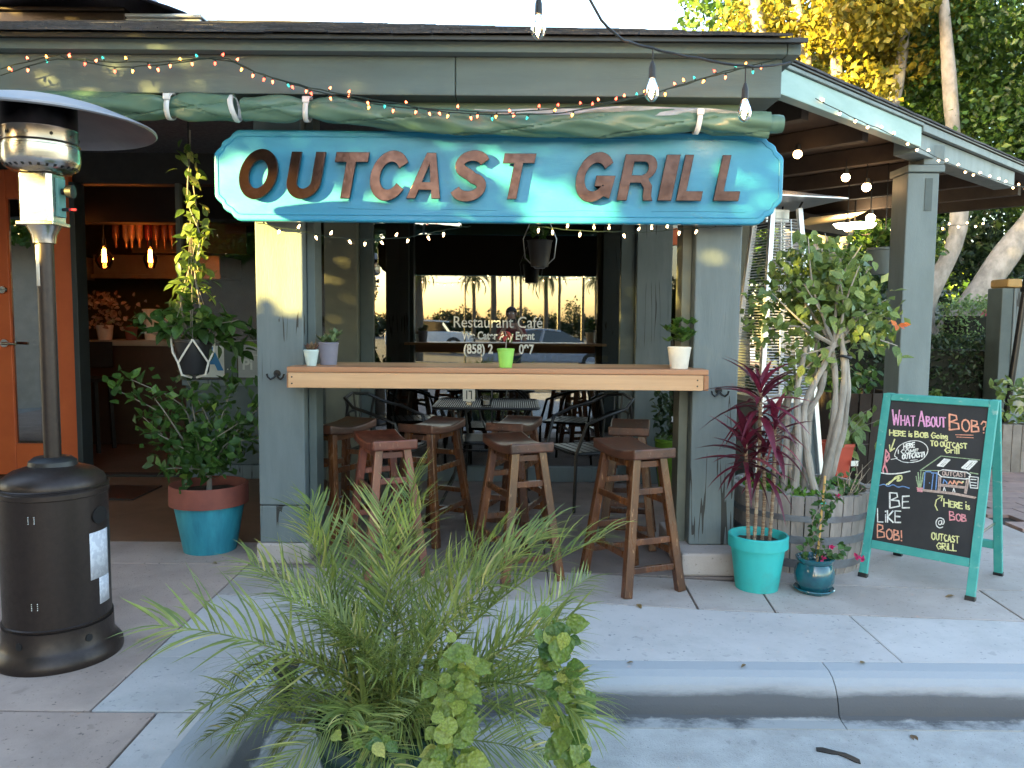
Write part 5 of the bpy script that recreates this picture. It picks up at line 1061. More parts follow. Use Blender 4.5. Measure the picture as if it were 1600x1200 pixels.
# ------------------------------------------------------------------ foreground palm and vines
PT = thing('potted_palm', 'big feathery palm with arching fronds in a dark glazed pot in the foreground', 'palm', (-.36, 2.36, -.155))
MB().lathe([(.001,0),(.15,0),(.20,.12),(.225,.26),(.215,.30),(.23,.315),(.23,.335),(.205,.335),(.2,.30),(.001,.29)], 44).build('pot', mat('dark_green_glaze', (.01,.03,.025), (.015,.05,.04), rough=.12, coat=.6), PT)
def frond_mesh(L, droop, seed, npair=38, ll=.27, vee=.5):
    r_ = random.Random(seed); m = MB(); P = []; side = r_.uniform(-.14, .14)
    for i in range(25):
        f = i/24; P.append(Vector((side*f*f*L, L*f*(1-.18*droop*f*f), L*(.30*f-droop*.62*f**2.2))))
    m.tube(P, [.0052*(1-.82*i/24)+.0008 for i in range(25)], 5)
    for k in range(npair):
        f = .2+.8*(k/(npair-1))+r_.uniform(-.008, .008); x = min(23.99, f*24); j = min(int(x), 23); p = P[j].lerp(P[j+1], x-j); d = (P[j+1]-P[j]).normalized(); up = Vector((0, -d.z, d.y))
        for s in (-1, 1):
            if r_.random() < .07: continue
            l = ll*(math.sin(math.pi*min(1, (f-.08)*.95))**.6)*r_.uniform(.65, 1.15)+.02; sw = .7+1.1*f*f+r_.uniform(-.25, .3)
            dd = (Vector((s, 0, 0))+d*sw+up*vee*r_.uniform(.1, 1.6)+Vector((r_.uniform(-.18,.18), r_.uniform(-.18,.18), r_.uniform(-.18,.18)))).normalized(); w_ = .0039*r_.uniform(.7, 1.35); q = p.copy()
            dr = r_.uniform(.04, .30)
            for t in range(6):
                ww = w_*(.5, 1, 1, .85, .5, .05)[t]; sd_ = dd.cross(Vector((0,0,1))); sd_ = sd_.normalized() if sd_.length > .05 else Vector((1,0,0)); sd_ = (sd_+Vector((0,0,.5*s))).normalized()
                b = len(m.v); m.v += [tuple(q-sd_*ww), tuple(q+sd_*ww)]
                if t: m.f.append((b-2, b-1, b+1, b)); m.sm.append(True)
                q = q+dd*l/5; dd = (dd+Vector((r_.uniform(-.04,.04), r_.uniform(-.04,.04), -dr))).normalized()
    return m.mesh('frond', LPALM)
FR = [frond_mesh(.98, .25, 1), frond_mesh(1.0, .55, 2), frond_mesh(.9, .9, 3), frond_mesh(1.05, .35, 4, vee=.8), frond_mesh(.8, .7, 5, 30), frond_mesh(.95, 1.2, 6), frond_mesh(1.0, .4, 7, 34, .22), frond_mesh(.9, .6, 8, 34, .3, .9), frond_mesh(.85, .3, 9, 30, .2, .7)]
NF = 70; random.seed(11)
for i in range(NF):
    a = i*2.399+random.uniform(-.5, .5); f = i/(NF-1); el = R(84-76*f**.95+random.uniform(-9, 9)); s = random.uniform(.64, .97)*(.92+.08*f)*(.9 if math.cos(a) > .2 else .84)
    if -2.5 < math.atan2(math.sin(a), math.cos(a)) < -.65: s *= .70      # shorter towards the street
    br_ = random.uniform(.02, .15); ba = random.uniform(0, 6.28); base = Vector((br_*math.cos(ba), br_*math.sin(ba)*.8, random.uniform(.29, .42)))
    r_ = Matrix.Rotation(a-math.pi/2, 4, 'Z') @ Matrix.Rotation(el-.29, 4, 'X') @ Matrix.Rotation(random.uniform(-.8, .8), 4, 'Y')
    link('frond', FR[random.choice((0,1,3,6,8,7)) if el > R(45) else random.choice((1,2,4,5,6,7))], PT, M=Matrix.Translation(base) @ r_ @ Matrix.Scale(s, 4))
for i in range(9):
    a = i*.7; b0 = Vector((.1*math.cos(a), .09*math.sin(a), .28)); MB().tube([b0, b0+Vector((.03*math.cos(a), .03*math.sin(a), .14)), b0+Vector((.05*math.cos(a), .05*math.sin(a), .26))], [.013,.010,.006], 7).build('stem', LPALM, PT)
def vinecol(label, x, y, ztop, n, leafm, lsz, sway, seed, extra=()):
    t = thing('climbing_vine', label, 'vine', (x, y, -.155)); r_ = random.Random(seed)
    pot(t, BLKPL, .08, .11, .20, rim=.01, rimh=.03)
    ms_ = [leaf_mesh('leaf', q, 1, .85, .10, .32, 7, wave=.035) for q in leafm]
    P = smooth([(0,0,.17)]+[(sway*math.sin(k*1.3+seed), sway*.5*math.cos(k*1.7), .17+(ztop+.155-.17)*k/5) for k in range(1, 6)], 6); MB().tube(P, .0045, 6).build('stem', LVD, t)
    sp = []
    for k in range(n):
        p = P[int((k/n)*(len(P)-1))]+Vector((r_.uniform(-1,1)*.05, r_.uniform(-.06,.03), r_.uniform(-.03,.03))); a = r_.uniform(-1.6, 1.6)
        sp.append((p, Vector((a*.8, -.45, -.6+.9*r_.random())), Vector((a*.5+r_.uniform(-.5,.5), -1, .45+r_.uniform(-.4,.5))), lsz*r_.uniform(.5,1.3)))
    for p in extra: sp.append((Vector(p), Vector((random.uniform(-.7,.7), -.3, -.5)), Vector((0,-1,.6)), lsz*random.uniform(.8,1.1)))
    leaves_at(t, ms_, sp)
vinecol('upright vine with crinkled yellow leaves in the centre foreground, left of its darker twin', -.145, 2.02, .54, 125, [LVINE], .050, .015, 1)
vinecol('tall vine with green and yellow mottled leaves rising in the foreground right of the palm', .14, 2.05, .60, 112, [LVINE, LVD, LVD], .056, .03, 5, extra=[(-.05,-.02,.735),(-.02,-.02,.745),(.0,-.02,.72),(-.08,-.02,.24),(-.10,-.02,.2),(-.12,-.02,.26),(-.1,-.03,.17)])
vinecol('short trailing vine with small yellow leaves tangled in the lower palm fronds', -.40, 1.98, .36, 34, [LVINE, LVD], .038, .07, 3)

# ------------------------------------------------------------------ litter and marks on the ground
lf = leaf_mesh('leaf', leafmat('dry_leaf', (.16,.09,.04), (.3,.2,.08)), 1, .5, .2, .15, 3)
for i, (x, y, z) in enumerate([(.5,3.13,0),(.95,3.12,0),(1.42,3.14,0),(.62,3.8,0),(2.25,3.95,0),(1.5,2.87,-.155),(-1.68,4.42,0)]):
    o = link('fallen_leaf', lf, M=Matrix.Translation((x, y, z+.006)) @ facing(rv(1)*Vector((1,1,0)), (0,0,1)) @ Matrix.Scale(random.uniform(.03,.055), 4)); tag(o, 'dry fallen leaf '+('at the kerb edge, leftmost of three', 'at the kerb edge, middle of three', 'at the kerb edge, rightmost of three', 'on the slab joint below the right stool', 'on the paving under the chalkboard', 'in the gutter nearest the tar smear', 'on the pinkish slab near the turquoise and terracotta pot')[i], 'leaf', 'fallen leaves on the concrete')
m = MB(); P = [(-.09,.05,.014),(-.06,.045,.02),(-.03,.03,.018),(0,.02,.012),(.03,.0,.02),(.055,-.03,.022),(.075,-.05,.016)]
for i, (x, y, r_) in enumerate(P): m.v += [(x+r_*.3, y+r_, 0), (x-r_*.3, y-r_, 0)]
m.f = [(2*i, 2*i+1, 2*i+3, 2*i+2) for i in range(len(P)-1)]; m.sm = [False]*len(m.f)
o = m.build('tar_patch', BLK, loc=(1.17, 2.72, -.1465)); o.scale = (.75, .8, 1); tag(o, 'small black tar smear on the concrete gutter at the lower right', 'tar patch'); so = o.modifiers.new('s', 'SOLIDIFY'); so.thickness = .003
# ------------------------------------------------------------------ inside the restaurant
def pend(x, y, z, r, label, fm=FILD):
    t = thing('pendant_bulb', label, 'pendant light', (x, y, z)); MB().tube([(0,0,.12),(0,0,2.78-z)], .004, 5).build('cord', BLK, t); MB().lathe([(.001,.13),(.018,.13),(.02,.06),(.001,.06)], 12).build('socket', BLK, t)
    b = MB().lathe([(.02,.06),(.03,.03),(r,-.05),(r*1.02,-.09),(r*.6,-.16),(.004,-.18)], 20).build('glass', AMBERG, t); m = MB()
    for k in range(6): a = k*1.05; m.tube([(.014*math.cos(a),.014*math.sin(a),.03),(.02*math.cos(a),.02*math.sin(a),-.10)], .004, 5)
    m.build('filament', fm, b)
pend(-4.05, 7.6+.4, 2.02, .085, 'large amber edison bulb hanging inside, left of its smaller twin')
pend(-3.84, 8.55, 2.06, .07, 'smaller amber edison bulb hanging inside before the pale kitchen hood')
pend(-4.22, 7.75, 2.26, .03, 'tiny clear teardrop bulb hanging inside high behind the heater pole', WARM)
t = thing('kitchen_hood', 'pale stainless kitchen hood across the back of the dining room', 'hood', (-4.45, 10.3, 1.88)); bx('hood_shell', HOODM, t, -.7, .85, -.4, .4, 0, .26); bx('hood_lip', HOODM, t, -.72, .87, -.43, -.402, -.03, .02)
bx('side_panel', HOODM, t, -.95, -.74, -.5, -.3, -.05, .22)
t = thing('service_counter', 'dark wooden service counter with pale top inside the doorway', 'counter', (-4.4, 8.9, 0)); bx('counter_top', mat('counter_top', (.4,.34,.25), rough=.4), t, -.75, .9, -.3, .3, 1.07, 1.13); bx('counter_front', mat('counter_front', (.07,.035,.018), rough=.5), t, -.72, .88, -.27, .27, 0, 1.07)
t = thing('wine_rack', 'dark wooden rack hung with wine bottles under the ceiling inside', 'wine rack', (-4.1, 9.0, 2.1)); bx('shelf', DARKW, t, -.35, .45, -.1, .1, .36, .5)
bm_ = [MB().lathe([(.001,.30),(.036,.30),(.038,.28),(.038,.12),(.014,.07),(.013,.0),(.001,0)], 12).mesh('bottle', mat(nm, c, rough=.15)) for nm, c in (('red_bottle', (.22,.03,.03)), ('brown_bottle', (.12,.05,.03)), ('pale_bottle', (.35,.22,.16)))]
for i in range(9):
    o = link('wine_bottle', random.choice(bm_)); o.location = (-4.38+i*.085, 8.95+random.uniform(-.04,.04), 2.14); tag(o, ('leftmost', 'second', 'third', 'fourth', 'fifth', 'sixth', 'seventh', 'eighth', 'rightmost')[i]+' wine bottle from the left hanging neck down in the rack inside', 'bottle', 'wine bottles in the rack')
t = thing('flower_arrangement', 'bushy dried flower arrangement standing on the counter inside', 'flowers', (-4.45, 8.75, 1.13)); MB().lathe([(.001,0),(.07,0),(.09,.16),(.08,.16),(.001,.15)], 18).build('vase', WHITEP, t)
leaves_at(t, [leaf_mesh('leaf', leafmat('dried_flower', (.25,.14,.12), (.5,.4,.32), (.12,.2,.06)), 1, .6, .2, .2, 3)], [(Vector((random.gauss(0,.13), random.gauss(0,.1), random.uniform(.12,.5))), rv(1), Vector((0,-1,.5)), random.uniform(.05,.08)) for _ in range(150)])
t = thing('terracotta_pot', 'small terracotta pot on the counter inside', 'pot', (-4.13, 8.68, 1.13)); MB().lathe([(.001,0),(.05,0),(.065,.12),(.075,.122),(.075,.15),(.06,.15),(.001,.13)], 20).build('pot', TERRA, t)
for i, (x, z0, r_, h, lab) in enumerate(((-4.0,1.13,.09,.34,'large white bucket on the counter inside'), (-3.78,1.13,.07,.24,'smaller white tub on the counter inside'))):
    t = thing('white_tub', lab, 'tub', (x, 8.9, z0)); MB().lathe([(.001,0),(r_*.85,0),(r_,h-.02),(r_+.01,h-.02),(r_+.01,h),(.001,h)], 22).build('tub', WHITEP, t); MB().tube([(r_*math.cos(a), r_*math.sin(a)-.01, h-.05-.06*abs(math.sin(a))) for a in [math.pi+j*.3 for j in range(11)]], .004, 5).build('tub_handle', STEEL, t)
t = thing('doormat', 'black doormat on the brown floor inside the entrance', 'doormat', (-3.6, 6.2, 0))
bx('mat', BLKPL, t, -.35, .75, -.25, .25, 0, .012)
t = thing('dark_bar_chair', 'dark tall bar chair standing by the counter inside', 'chair', (-4.35, 8.2, 0)); bx('seat', DARKW, t, -.18, .18, -.18, .18, .72, .76)
for sx in (-1, 1):
    for sy in (-1, 1): MB().beam((sx*.16, sy*.16, 0), (sx*.14, sy*.14, .72), .035, .035).build('leg', DARKW, t)
bx('backrest', DARKW, t, -.17, .17, .14, .17, .85, 1.12)
# posters on the left sidelight glass
PB = mat('poster_blue', (.02,.16,.36), rough=.5); PW = mat('poster_white', (.55,.56,.52), rough=.6); PG = mat('poster_grey', (.3,.31,.3), rough=.6)
def font_text(txt, size, m, ext=.0008, bold=0):
    c = bpy.data.curves.new('t', 'FONT'); c.body = txt; c.size = size; c.extrude = ext; c.offset = bold; c.align_x = 'CENTER'
    o = bpy.data.objects.new('tmp', c); COL.objects.link(o); bpy.context.view_layer.update(); me = bpy.data.meshes.new_from_object(o.evaluated_get(bpy.context.evaluated_depsgraph_get())); bpy.data.objects.remove(o); bpy.data.curves.remove(c)
    me.materials.clear(); me.materials.append(m); return me
t = thing('grade_card', 'white health grade card with a big blue letter A on the window', 'card', (-2.58, 6.852, 1.0)); bx('card', PW, t, -.11, .11, 0, .004, -.13, .14, 0); link('letter', font_text('A', .26, PB, bold=.012), t, M=Matrix.Translation((.0, -.002, -.06)) @ Matrix.Rotation(R(90), 4, 'X'))
t = thing('small_dark_sign', 'small dark notice with three pale dots between the two window cards', 'notice', (-2.41, 6.852, 1.0)); bx('card', TRIMDK, t, -.055, .05, 0, .004, -.13, .12, 0)
for i in range(3): MB().sph((-.03+i*.03, -.002, -.06), .007, 8, 4).build('dot', PW, t)
t = thing('menu_card', 'grey printed card beginning with Pi on the window beside the left post', 'notice', (-2.26, 6.852, 1.0)); bx('card', PG, t, -.09, .10, 0, .004, -.13, .15, 0); link('lettering', font_text('Pi', .13, PW, bold=.003), t, M=Matrix.Translation((-.01, -.002, -.06)) @ Matrix.Rotation(R(90), 4, 'X')); bx('printed_line', PW, t, -.07, .08, -.001, -.0003, .06, .066, 0)
# lettering on the front window
WT = mat('white_window_lettering', (.92,.9,.86), rough=.6)
def serif(txt, size, x, z, w, bold=0):
    me = font_text(txt, size, WT, bold=bold); xs = [v.co.x for v in me.vertices]; k = w/(max(xs)-min(xs)); return link('window_lettering', me, W, M=Matrix.Translation((x, 6.8165, z)) @ Matrix.Rotation(R(90), 4, 'X') @ Matrix.Diagonal((k, 1, 1, 1)))
serif('Restaurant Café', .135, -.125, 1.315, .755, .0006); serif('We Cater Any Event', .093, -.12, 1.215, .62, .003); serif('(858) 2', .11, -.29, 1.095, .25, .0035); serif('097', .11, .12, 1.095, .13, .0035)
# green and yellow things just inside the glass
for i, (x, z, m_, lab) in enumerate(((.62,1.02,mat('yellow_box', (.5,.33,.02), rough=.5),'low yellow tray on a shelf inside the front window'),)):
    t = thing('yellow_tray', lab, 'tray', (x, 7.05, 1.02)); bx('tray', m_, t, -.22, .22, -.06, .06, 0, .05); bx('tray_shelf', DARKW, t, -.28, .28, -.08, .12, -.04, -.003)
for i, x in enumerate((.38, .5)):
    t = thing('white_cup', 'small pale cup on the window shelf '+('left of' if i == 0 else 'touching')+' the yellow tray', 'cup', (x-.12, 7.02, 1.02)); MB().lathe([(.001,0),(.03,0),(.04,.08),(.035,.08),(.001,.01)], 14).build('cup', WHITEP, t)

# ------------------------------------------------------------------ beyond the wing: trees, hedges, posts
def tree(label, x, y, trunks, clumps, n, lsz, lm, bark=BARKP, z0=0, asp=.6):
    t = thing('ficus_tree', label, 'tree', (x, y, z0))
    for P, r0, r1 in trunks: P = smooth(P, 5); k = len(P); MB().tube(P, [r0+(r1-r0)*i/(k-1)+r0*.06*math.sin(i*1.3) for i in range(k)], 10).build('trunk', bark, t)
    tot = sum(r[0]*r[1]*r[2] for _, r in clumps); pts = np.concatenate([blob_pts(c, r, int(n*r[0]*r[1]*r[2]/tot)+20, .15) for c, r in clumps])
    leaf_cloud('crown', lm, pts, lsz, t, asp=asp); return t
LT = leafmat('tree_leaf', (.03,.075,.012), (.08,.15,.02), (.22,.28,.035), rough=.38, trans=.3, ns=.9, nv=(.35,1.8))
LTSUN = leafmat('sunlit_tree_leaf', (.15,.15,.018), (.32,.26,.03), (.46,.3,.05), rough=.45, trans=.4, ns=1.1, nv=(.45,1.6))  # green foliage, with warm sunlight put into the leaf colour
def rc(c, r, n, s0=.7, s1=1.2):      # clumps scattered inside an ellipsoid
    out = []
    for p in blob_pts(c, r, n, .2): q = random.uniform(s0, s1); out.append((tuple(p), (q, q, q*.75)))
    return out
tree('big dark green ficus with pale leaning trunks behind the hedge at the right', 6.4, 12.2, [([(0,0,0),(.1,0,.9),(.9,0,2.2),(1.7,.1,3.4),(2.2,0,5)], .26, .12), ([(.1,0,.6),(-.1,.1,1.6),(.3,0,2.8),(.1,0,4.6),(-.2,0,7)], .18, .07), ([(-.3,.3,.2),(-.55,.2,1.3),(-.3,.2,2.4)], .13, .09), ([(.3,0,1.1),(1.6,-.2,1.9),(2.8,-.2,2.8)], .1, .07), ([(1.5,0,3),(1.9,0,5),(1.6,0,7.5),(1.9,0,9)], .085, .05)],
     rc((2.3,1.2,5.6), (2.9,1.8,2.6), 62)+rc((-.6,1.2,2.6), (1.2,1.0,.9), 10, .5, .8)+rc((2.8,.5,2.9), (1.4,.9,.7), 12, .5, .8), 56000, .115, LT)
tree('ficus with slim bright trunks, warm sunlight coloured into its leaves, rising over the wing roof', 4.0, 12.9, [([(.6,0,0),(.4,0,3.5),(-.2,0,6),(-.7,0,8.4)], .17, .06), ([(.6,0,1),(1.1,0,4),(1.0,0,6.5),(1.5,0,8)], .13, .05), ([(.5,0,2),(.6,0,5),(.3,0,7),(.5,0,9)], .11, .05), ([(.6,0,1),(1.9,0,4.5),(2.1,0,7),(2.0,0,9)], .11, .05)],
     rc((1.1,.3,6.2), (1.7,1.1,2.2), 30, .5, .85)+rc((-.2,.4,5.2), (1.0,.8,.7), 8, .5, .75), 24000, .125, LTSUN, asp=.65)
tree('dense dark ficus mass filling the gap behind both bright trees', 5.2, 18.5, [([(0,0,0),(0,0,4),(.3,0,8)], .3, .1)], rc((2.6,.5,5.4), (5.2,1.8,4.6), 60, 1.0, 1.7), 26000, .22, LT)
tree('dark leafy tree at far right behind the timber gate post', 8.6, 14.8, [([(0,0,0),(.1,0,1.5),(0,0,3)], .18, .1)], rc((.3,0,2.0), (2.6,.9,1.8), 30, .6, .9), 9000, .14, LHEDGE)
tree('dark leafy tree standing beneath and beyond the wing roof', 3.3, 12.5, [([(0,0,0),(.1,0,1.5),(0,0,3)], .15, .1)], rc((.2,0,1.4), (2.2,.7,1.3), 22, .5, .8), 7000, .13, LHEDGE)
def hedge(label, x, y, sx, sy, h, n, lm, lsz=.06):
    t = thing('hedge', label, 'hedge', (x, y, 0)); pts = rng.uniform(-1, 1, (n, 3)); k = np.abs(pts).max(1); pts = pts/np.maximum(k, 1e-3)[:, None]*rng.uniform(.82, 1.0, (n, 1)); bump = 1+.06*np.sin(pts[:, 0]*5+pts[:, 2]*3)
    pts = pts*np.array([sx, sy, h/2])*bump[:, None]+np.array([0, 0, h/2]); leaf_cloud('foliage', lm, pts, lsz, t); 
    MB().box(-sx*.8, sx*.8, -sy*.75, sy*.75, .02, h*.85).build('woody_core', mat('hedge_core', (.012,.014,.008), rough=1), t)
hedge('dark clipped hedge under the wing roof left of the far post', 3.75, 8.9, .62, .35, 1.45, 4500, LHEDGE)
hedge('broad dark green hedge below the leaning trunks right of the far post', 5.0, 9.7, .95, .5, 1.25, 9000, LHEDGE)
hedge('low bright green bush in front of the broad hedge', 4.35, 8.9, .35, .2, .62, 1800, leafmat('bush_leaf', (.06,.12,.03), (.14,.22,.05)), .07)
hedge('pale round green shrub beyond the broad hedge near the far sign', 6.75, 11.6, .45, .4, 1.75, 3500, leafmat('pale_shrub_leaf', (.12,.2,.07), (.2,.3,.1)), .06)
t = thing('wooden_tub_planter', 'dark wooden tub planter beside the far post base behind the chalkboard', 'planter', (3.0, 7.1, 0))
for i in range(20): a = 2*math.pi*i/20; MB().beam((.30*math.cos(a), .30*math.sin(a), 0), (.34*math.cos(a), .34*math.sin(a), .78), .095, .022, up=(math.cos(a), math.sin(a), 0)).build('stave', mat('dark_stave', (.04,.025,.017), rough=.8, scale=6, rnd=.25, bump=.3), t)
MB().lathe([(.001,.7),(.3,.7)], 20).build('soil', SOIL, t)
leaves_at(t, ML, [((random.uniform(-.25,.25), random.uniform(-.25,.25), .72+random.uniform(0,.3)), rv(1), Vector((0,-.6,1)), .09) for _ in range(110)])
t = thing('timber_gate_post', 'wide grey-green timber post with tan cap beyond the chalkboard at the right edge', 'post', (5.75, 9.1, 0)); bx('post_shaft', GREY, t, -.17, .30, -.15, .15, 0, 1.78, .01); bx('post_shaft_side', TRIMDK, t, -.30, -.172, -.14, .14, 0, 1.78, .01); bx('post_cap', mat('tan_cap', (.42,.27,.1), rough=.7), t, -.26, .1, -.17, .17, 1.784, 1.88, .02)
for z in (.5,.7,1.2,1.5): o = MB().sph((.12, -.152, z), .018, 8, 4).build('bolt', BLKIRON, t)
t = thing('leaning_lamp_pole', 'black metal pole with small glass lamp leaning beside the timber gate post', 'pole', (4.95, 8.0, 0)); MB().tube([(-.02,0,0),(.14,0,1.72)], .032, 10).build('pole', BLKIRON, t); MB().lathe([(.045,0),(.05,.03),(.03,.06),(.03,.12),(.04,.125),(.001,.15)], 12, (.145,0,1.70)).build('lamp_head', BLKIRON, t); MB().lathe([(.032,.06),(.036,.12)], 12, (.145,0,1.70)).build('lamp_glass', GLASS2, t)
t = thing('street_planter', 'grey wooden planter box with pale leafy plants at the right edge', 'planter', (4.85, 7.55, 0))
for i in range(7): bx('plank', mat('grey_plank', (.2,.18,.16), (.13,.115,.1), rough=.85, scale=6, rnd=.2, bump=.3), t, -.3+i*.09, -.215+i*.09, -.2, -.17, 0, .45+random.uniform(-.01,.01), .004)
bx('planter_core', SOIL, t, -.28, .30, -.165, .2, 0, .42); leaves_at(t, MFc, [((random.uniform(-.28,.3), random.uniform(-.18,.15), .42+random.uniform(0,.45)), rv(1), Vector((0,-.6,1)), .09) for _ in range(190)])
t = thing('red_street_sign', 'small dark red sign board with white letter E far beyond the trees', 'sign', (8.6, 14.4, 1.1)); rd = mat('dark_red_board', (.2,.015,.04), rough=.5); bx('board', rd, t, -.35, .35, -.03, .03, .18, .62); bx('white_edge', WHITEP, t, -.35, .35, -.035, .03, .15, .178)
m = MB(); m.box(.03,.05,-.034,-.031,.32,.48); m.box(.05,.13,-.034,-.031,.32,.34); m.box(.05,.13,-.034,-.031,.39,.41); m.box(.05,.13,-.034,-.031,.46,.48); m.build('letter', WHITEP, t); bx('sign_post', ALU, t, -.03, .03, -.02, .02, -1.25, .148)
t = thing('distant_shop', 'grey shop wall with dark window far beyond the trees at the right', 'building', (12.5, 24, -.3)); bx('wall', TRIMDK, t, -4, 6, 0, 4, 0, 3.6); bx('window', BLK, t, -2.5, -1, -.03, 0, .4, 2.2); bx('roof', SHING, t, -4.3, 6.3, -.3, 4.3, 3.6, 3.8)
# lamps under the wing roof
def globe(x, y, z, r, label, zc=2.64):
    t = thing('round_lamp', label, 'lamp', (x, y, z), group='round bulbs under the wing roof'); MB().sph((0,0,0), r, 14, 8).build('bulb', WARM2, t); MB().tube([(0,0,r*.8),(0,0,zc-z)], .005, 5).build('cord', BLK, t); MB().lathe([(.001,r*.8),(.02,r*.8),(.02,r*.8+.04),(.001,r*.8+.04)], 10).build('socket', BLK, t)
WARM2 = emit('warm_round_bulb', (1, .58, .26), 3)
globe(2.0, 5.75, 2.56, .03, 'round glowing bulb under the wing roof nearest the sign'); globe(2.57, 6.3, 2.50, .032, 'round glowing bulb under the wing roof, middle of the upper three'); globe(2.82, 6.5, 2.46, .035, 'round glowing bulb under the wing roof nearest the far post')
globe(3.15, 7.15, 2.30, .04, 'round glowing bulb right of the lit ceiling panel above the braided tree'); globe(2.95, 7.15, 2.22, .04, 'round glowing bulb hanging just above the crown of the braided tree')
t = thing('ceiling_light_panel', 'glowing oval ceiling lamp with tan shade deep under the wing roof', 'lamp', (3.75, 8.9, 2.44)); MB().lathe([(.001,-.03),(.16,-.02),(.19,.02),(.001,.04)], 24, sx=1.2).build('diffuser', emit('warm_diffuser', (1,.8,.5), 2.2), t); MB().add([(-.6,-.3,.05),(.0,-.3,.12),(.1,.4,.12),(-.6,.5,.02)], [(0,1,2,3)]).build('shade', mat('tan_shade', (.5,.36,.16), rough=.7), t); MB().tube([(0,0,.04),(0,0,.33)], .01).build('stem', BLK, t)

# ------------------------------------------------------------------ the street behind the camera
DG = mat('car_glass', (.01,.012,.014), rough=.05, spec=.8); TY = mat('tyre_rubber', (.02,.02,.02), rough=.9)
def car(label, x, y, z, side, roof, paint, wb, whr=.34, wid=1.8, flip=1):
    t = thing('parked_car', label, 'car', (x, y, z)); k = len(side); m = MB()
    m.add([(a*flip, -wid/2, b) for a, b in side]+[(a*flip, wid/2, b) for a, b in side], [tuple(range(k)), tuple(range(2*k-1, k-1, -1))]+[(i, k+i, k+(i+1) % k, (i+1) % k) for i in range(k)]); m.build('body', paint, t, .05)
    k = len(roof); m = MB(); ins = .12; m.add([(a*flip, -wid/2+(ins if b > 1.05 else .03), b) for a, b in roof]+[(a*flip, wid/2-(ins if b > 1.05 else .03), b) for a, b in roof], [tuple(range(k)), tuple(range(2*k-1, k-1, -1))]+[(i, k+i, k+(i+1) % k, (i+1) % k) for i in range(k)]); m.build('window', DG, t)
    r2 = [p for p in roof if p[1] > 1.05]; x0 = min(p[0] for p in r2); x1 = max(p[0] for p in r2); zt = max(p[1] for p in r2); m = MB(); n = 8
    for sy in (-1, 1): m.v += [((x0+(x1-x0)*i/n)*flip, sy*(wid/2-.10), zt-.0+.05*math.sin(math.pi*i/n)) for i in range(n+1)]
    m.f = [(i, i+1, n+2+i, n+1+i) for i in range(n)]; m.sm = [True]*n; o = m.build('roof_panel', paint, t); s_ = o.modifiers.new('s', 'SOLIDIFY'); s_.thickness = .06
    for px in (x0, (x0+x1)/2): 
        for sy in (-1, 1): MB().beam((px*flip, sy*(wid/2-.03), .98), ((px+.1)*flip, sy*(wid/2-.10), zt), .12, .06).build('pillar', paint, t)
    for sx in (-1, 1):
        for sy in (-1, 1):
            wv = bpy.data.objects.new('wheel', None); COL.objects.link(wv); wv.parent = t; wv.matrix_local = Matrix.Translation((sx*wb/2, sy*(wid/2-.1), whr)) @ Matrix.Rotation(R(90), 4, 'X')
            MB().lathe([(whr*.6,-.11),(whr,-.10),(whr,.10),(whr*.6,.11)], 24).build('tyre', TY, wv); MB().lathe([(.001,-.09),(whr*.6,-.10),(whr*.6,.10),(.001,.09)], 16).build('rim', ALU, wv)
    for sy in (-.6, .6): bx('headlight', ALU, t, *(sorted((flip*(side[-1][0]-.0), flip*(side[-1][0]+.04)))), sy-.15, sy+.15, .62, .76); bx('tail_light', rd, t, *(sorted((flip*(side[0][0]-.03), flip*side[0][0]))), sy-.12, sy+.12, .7, .9)
PWH = mat('white_car_paint', (.6,.65,.75), rough=.25, coat=.8); PBL = mat('silver_blue_car_paint', (.28,.32,.42), rough=.25, coat=.8)
car('boxy white off-road car parked across the street, reflected in the window', -4.3, -28, -.35, [(-2.2,.45),(-2.2,1.05),(-1.9,1.12),(1.0,1.12),(2.1,1.05),(2.2,.9),(2.2,.45)], [(-2.1,1.1),(-2.0,1.65),(.6,1.65),(1.0,1.1)], PWH, 2.6, .42)
car('silver blue saloon car parked behind the photographer, reflected in the window', 1.25, -13.5, -.31, [(-2.25,.3),(-2.3,.8),(-1.9,.92),(1.1,.95),(2.0,.8),(2.25,.6),(2.25,.3)], [(-1.75,.9),(-1.0,1.34),(.35,1.36),(1.2,.93)], PBL, 2.7, .32)
PTR = mat('palm_trunk', (.08,.065,.05), rough=.95, scale=6, bump=.6); PLF = leafmat('street_palm_leaf', (.03,.05,.02), (.07,.1,.03))
def palmf(seed):
    r_ = random.Random(seed); m = MB(); P = [Vector((0, f*1.9*(1-.2*f*f), 1.0*f-1.9*f**2.1)) for f in [i/12 for i in range(13)]]; m.tube(P, .02, 4)
    for k in range(26):
        f = .15+.85*k/25; x = f*12; j = min(int(x), 11); p = P[j].lerp(P[j+1], x-j)
        for s in (-1, 1): l = .5*math.sin(math.pi*min(1,f*.9+.1))+.12; q = p+Vector((s*l*.7, l*.5, -l*.5)); m.add([p-Vector((0,.03,0)), p+Vector((0,.03,0)), q], [(0,1,2)])
    return m.mesh('frond', PLF)
PF = [palmf(1), palmf(2)]
def palm(label, x, y, h, r0=.16, s=1, z=-.35):
    t = thing('palm_tree', label, 'palm', (x, y, z), group='palms across the street'); MB().tube([(0,0,0),(.05,0,h*.5),(0,0,h)], [r0*1.2,r0,r0*.8], 10).build('trunk', PTR, t)
    for i in range(22): a = i*2.4; link('frond', random.choice(PF), t, M=Matrix.Translation((0,0,h)) @ Matrix.Rotation(a, 4, 'Z') @ Matrix.Rotation(R(55-5.0*i+random.uniform(-8,8)), 4, 'X') @ Matrix.Scale(s*random.uniform(.8,1), 4))
def rx(px, Y): return (px-796)/1250*(13.65-Y)
